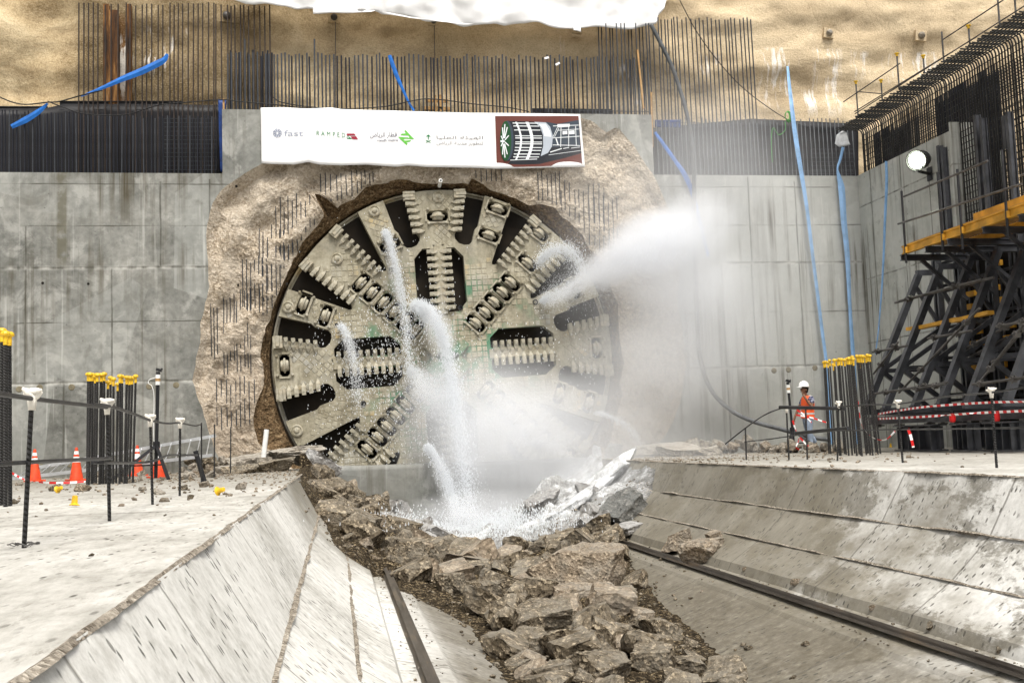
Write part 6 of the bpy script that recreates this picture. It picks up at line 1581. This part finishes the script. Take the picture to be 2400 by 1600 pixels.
# ------------------------------------------------------------------ water jets: drops along falling arcs
g = G('water_drops'); d1 = g.t.nodes.new('ShaderNodeBsdfDiffuse'); d1.inputs[0].default_value = (.93, .95, .97, 1); d2 = g.t.nodes.new('ShaderNodeBsdfTranslucent'); d2.inputs[0].default_value = (.93, .95, .97, 1)
mx = g.t.nodes.new('ShaderNodeMixShader'); mx.inputs[0].default_value = .45; g.link(d1.outputs[0], mx.inputs[1]); g.link(d2.outputs[0], mx.inputs[2]); g.link(mx.outputs[0], g.out.inputs[0]); M['drops'] = g.m
OV = np.array([(1, .6, -.6), (-1, .6, -.6), (0, -1.1, -.6), (0, 0, 1.3)], float); OF = [(0, 1, 3), (1, 2, 3), (2, 0, 3), (0, 2, 1)]
def drops(P_, S_, T_=None):
    P_ = np.asarray(P_); S_ = np.asarray(S_); n = len(P_)
    v = P_[:, None, :]+OV[None]*S_[:, None, None]*np.array([1, 1, 2.2]); f = (np.arange(n)[:, None, None]*4+np.array(OF)[None]).reshape(-1, 3)
    return v.reshape(-1, 3), f
def jet(name, px, Ys, n, w0, w1, s0, s1, label, power=1.0, seed=0, core=.5, mul=1.0):
    n = int(n*2.6); s0 *= .5; s1 *= .5; rs = np.random.RandomState(seed+11); pts = spline([onY(a, c, y) for (a, c), y in zip(px, Ys)], 14); A = np.array([p[:] for p in pts]); k = len(A)
    t = rs.rand(n)**power; f = t*(k-1); i = np.minimum(f.astype(int), k-2); P_ = A[i]+(A[i+1]-A[i])*(f-i)[:, None]
    w = w0+(w1-w0)*t; g_ = rs.normal(size=(n, 3)); hv = np.where(rs.rand(n) < core+.15, .42, .95); P_ = P_+g_*(w*hv)[:, None]; P_[:, 2] -= np.abs(rs.normal(size=n))*w*.6
    cl = rs.normal(size=(n//40+2, 3)); P_ += cl[(rs.rand(n)*(n//40)).astype(int)]*(w*.35)[:, None]
    S_ = (s0+(s1-s0)*rs.rand(n)**2.2)*mul; v, f = drops(P_, S_)
    o = mesh_obj(name, v.tolist(), f.tolist(), M['drops']); auto_origin(o); tag(o, label, 'water jet', kind='stuff'); return o
WJ = 'water_jet'
jet(WJ, [(972, 716), (985, 714), (1008, 728), (1030, 765), (1046, 820), (1060, 900), (1074, 1000), (1092, 1130), (1106, 1245)], [30.9, 30.5, 30.1, 29.7, 29.4, 29.0, 28.6, 28, 27.5], 12000, .05, .25, .008, .026, 'thick white water jet arching from the head centre down to the foam', 1.5, 1)
jet(WJ, [(968, 712), (978, 715), (990, 722), (1006, 742)], [30.9, 30.6, 30.4, 30.2], 2600, .06, .14, .012, .032, 'dense white head of the main jet at the cutter head centre', 1, 2)
jet(WJ, [(903, 543), (910, 556), (922, 600), (936, 660), (946, 720), (954, 790), (960, 870)], [30.85, 30.7, 30.5, 30.4, 30.3, 30.2, 30.1], 3600, .055, .15, .008, .024, 'white water jet falling from the upper left of the head', 1.6, 3)
jet(WJ, [(798, 763), (805, 768), (815, 790), (826, 830), (834, 880), (840, 940)], [30.85, 30.7, 30.5, 30.4, 30.35, 30.3], 1900, .05, .2, .007, .022, 'small white jet falling across the left window of the head', 1.4, 4)
jet(WJ, [(960, 866), (975, 872), (1005, 905), (1050, 960), (1100, 1040)], [30.8, 30.6, 30.2, 29.8, 29.3], 3600, .05, .50, .006, .020, 'white jet spreading to mist right of the lower head centre', 1.2, 5)
jet(WJ, [(1000, 1046), (1010, 1052), (1030, 1085), (1050, 1130), (1066, 1180), (1076, 1235)], [28.9, 28.7, 28.4, 28.0, 27.6, 27.2], 4600, .045, .18, .007, .024, 'lower white jet in front of the sill wall', 1.1, 6)
jet(WJ, [(1262, 612), (1280, 592), (1305, 580), (1335, 582), (1356, 605), (1368, 650)], [30.7, 30.5, 30.4, 30.4, 30.4, 30.4], 3000, .12, .20, .007, .022, 'splash of white water over the upper right rim of the head', 1, 7)
jet(WJ, [(1267, 706), (1290, 690), (1340, 660), (1410, 622), (1490, 582), (1600, 535)], [30.9, 30.6, 30.1, 29.5, 29.0, 28.4], 9000, .02, .75, .005, .014, 'straight white spray jet shooting right from a nozzle on the head', 1.0, 8)
jet(WJ, [(1396, 966), (1415, 968), (1448, 982), (1478, 1005), (1500, 1036)], [30.7, 30.4, 30.1, 29.8, 29.5], 1500, .03, .12, .006, .017, 'thin arching jet at the lower right edge of the head', 1.1, 9)
jet(WJ, [(1225, 1040), (1260, 1030), (1295, 1038), (1325, 1065), (1345, 1110)], [30.2, 30.0, 29.8, 29.6, 29.4], 900, .06, .16, .006, .015, 'faint arc of drops before the lower right of the head', 1, 10)
rs = np.random.RandomState(5); Pd = []; Sd = []
for k in range(4000):
    if k % 3 == 0: px, py = 930+rs.normal()*70, 820+rs.normal()*110
    elif k % 3 == 1: px, py = 1060+rs.normal()*110, 1010+rs.normal()*90
    else: px, py = rs.uniform(720, 1400), rs.uniform(720, 1180)
    if py > 1200: continue
    p = onY(px, py, rs.uniform(29.3, 30.5)); Pd.append(p[:]); Sd.append(rs.uniform(.004, .013))
v, f = drops(Pd, Sd); o = mesh_obj('water_drops', v.tolist(), f.tolist(), M['drops']); tag(o, 'scattered water drops raining over the lower half of the head', 'water drops', kind='stuff')
# foam thrown up where the water lands
rs = np.random.RandomState(9); Pd = []; Sd = []
for k in range(7000):
    px, py = 1110+rs.normal()*95, 1235+rs.normal()*16
    p = on_ground(px, py, heap); Pd.append((p.x, p.y, p.z+.05+abs(rs.normal())*.16)); Sd.append(rs.uniform(.005, .016))
v, f = drops(Pd, Sd); o = mesh_obj('water_foam', v.tolist(), f.tolist(), M['drops']); tag(o, 'white foam splashing where the jets land on the rubble', 'foam', kind='stuff')

# ------------------------------------------------------------------ spray mist
vi, fi = ICO[3]
def mist(px, py, rx, ry, Y, ry_m, dens, label, rot=0.0, nscale=2.2, contrast=.5, fall=2.0):
    p = onY(px, py, Y); s = Y/F; g = G('mist_'+str(len(bpy.data.materials))); P_ = g.obj()
    ln = g.t.nodes.new('ShaderNodeVectorMath'); ln.operation = 'LENGTH'; g.link(P_, ln.inputs[0])
    r2 = g.math('MULTIPLY', ln.outputs['Value'], ln.outputs['Value']); k = g.math('POWER', g.math('MAXIMUM', g.math('SUBTRACT', 1.0, r2), 0.0), fall)
    n_ = g.mr(g.noise(g.map(P_, (1, 1, 1), loc=(px*.01, py*.01, 0)), nscale, 4, .6, .6), .5-contrast*.5, .5+contrast*.35, 0, 1.5)
    d = g.math('MULTIPLY', g.math('MULTIPLY', k, n_), dens)
    pv = g.t.nodes.new('ShaderNodeVolumePrincipled'); pv.inputs['Color'].default_value = (.97, .98, 1.0, 1); pv.inputs['Anisotropy'].default_value = 0.0; g.set(pv.inputs['Density'], d); g.link(pv.outputs[0], g.out.inputs['Volume'])
    o = mesh_obj('water_mist', vi.tolist(), fi, g.m); o.location = p; o.scale = (rx*s, ry_m, ry*s); o.rotation_euler = (0, rot, 0); return tag(o, label, 'mist', kind='stuff')
mist(1345, 672, 95, 26, 30.2, .35, 3.5, 'narrow white cone of spray just out of the nozzle', R(-33), 1.4, .3, 1.5)
mist(1440, 618, 130, 60, 29.7, .7, 3.2, 'white spray widening beyond the rim of the head', R(-30), 1.8, .55, 1.5)
mist(1535, 568, 150, 95, 29.2, 1.0, 3.2, 'bright heart of the spray plume right of the head', R(-18), 2.2, .75, 1.5)
mist(1625, 535, 150, 105, 29.1, 1.0, 1.5, 'ragged upper end of the spray plume', R(-25), 2.6, .85, 1.5)
mist(1580, 635, 220, 150, 29.2, 1.2, .8, 'broad cloud hanging just under the spray plume', R(20), 2.4, .8, 1.4)
mist(1620, 760, 260, 250, 29.2, 1.2, .5, 'pale cloud drifting down before the broken edge', R(-10), 2.4, .8, 1.3)
mist(1640, 600, 470, 520, 29.3, 1.4, .30, 'thin veil of mist before the right wall', 0, 2.0, .6, 1.2)
mist(1140, 985, 260, 200, 29.3, 1.0, 1.5, 'white mist drifting before the lower right of the head', 0, 2.4, .75, 1.4)
mist(1025, 925, 100, 66, 29.9, .5, 2.6, 'small dense puff of mist at the lower head centre', R(38), 2.0, .6, 1.5)
mist(1040, 880, 50, 190, 29.3, .35, .8, 'vertical curtain of spray round the main falling jet', R(-6), 2.4, .7, 1.5)
mist(1085, 1110, 70, 160, 28.2, .4, 1.2, 'spray round the foot of the main falling jet', R(-7), 2.4, .7, 1.5)
mist(1290, 1060, 330, 210, 28.2, 1.2, .9, 'pale mist over the lower right of the head and the sill', 0, 2.2, .7, 1.3)
mist(1130, 1215, 230, 80, 26.9, .9, 1.3, 'low white mist over the foam where water lands', 0, 2.6, .7, 1.4)
mist(1370, 1165, 210, 110, 26.6, .9, 1.0, 'low mist drifting up the right bank of rubble', R(-30), 2.4, .7, 1.4)
mist(1560, 1150, 360, 180, 24.5, 1.6, .26, 'thin mist spilling over the right flank of the cradle', 0, 2.0, .6, 1.2)
mist(1690, 360, 200, 190, 30.1, .5, .38, 'faint mist blowing up among the right bars', 0, 2.4, .75, 1.3)
mist(1480, 930, 300, 230, 28.6, 1.2, .42, 'soft haze before the lower right edge of the opening', R(-8), 2.0, .6, 1.2)
mist(926, 640, 20, 110, 30.5, .18, 3.0, 'thin spray round the upper left falling jet', R(-10), 2.2, .6, 1.3)
mist(1030, 775, 42, 70, 29.8, .3, 3.0, 'spray round the bend of the main jet', R(-22), 2.2, .6, 1.3)
mist(822, 825, 18, 75, 30.4, .16, 2.0, 'thin spray round the small left jet', R(-10), 2.2, .6, 1.3)
mist(1042, 1130, 26, 90, 28.1, .2, 2.6, 'thin spray round the lower jet before the sill', R(-16), 2.2, .6, 1.3)
# ------------------------------------------------------------------ render settings
SC.render.engine = 'CYCLES'
SC.view_settings.view_transform = 'Standard'; SC.view_settings.look = 'None'; SC.view_settings.gamma = 1
SC.view_settings.exposure = EXPOSURE
SC.cycles.use_denoising = True
try: SC.cycles.denoiser = 'OPENIMAGEDENOISE'
except Exception: pass
SC.cycles.max_bounces = 10; SC.cycles.diffuse_bounces = 4; SC.cycles.glossy_bounces = 2; SC.cycles.transmission_bounces = 3
SC.cycles.volume_bounces = 8; SC.cycles.transparent_max_bounces = 12
SC.cycles.volume_step_rate = 1.5; SC.cycles.volume_max_steps = 128
SC.cycles.use_adaptive_sampling = True; SC.cycles.adaptive_threshold = .02
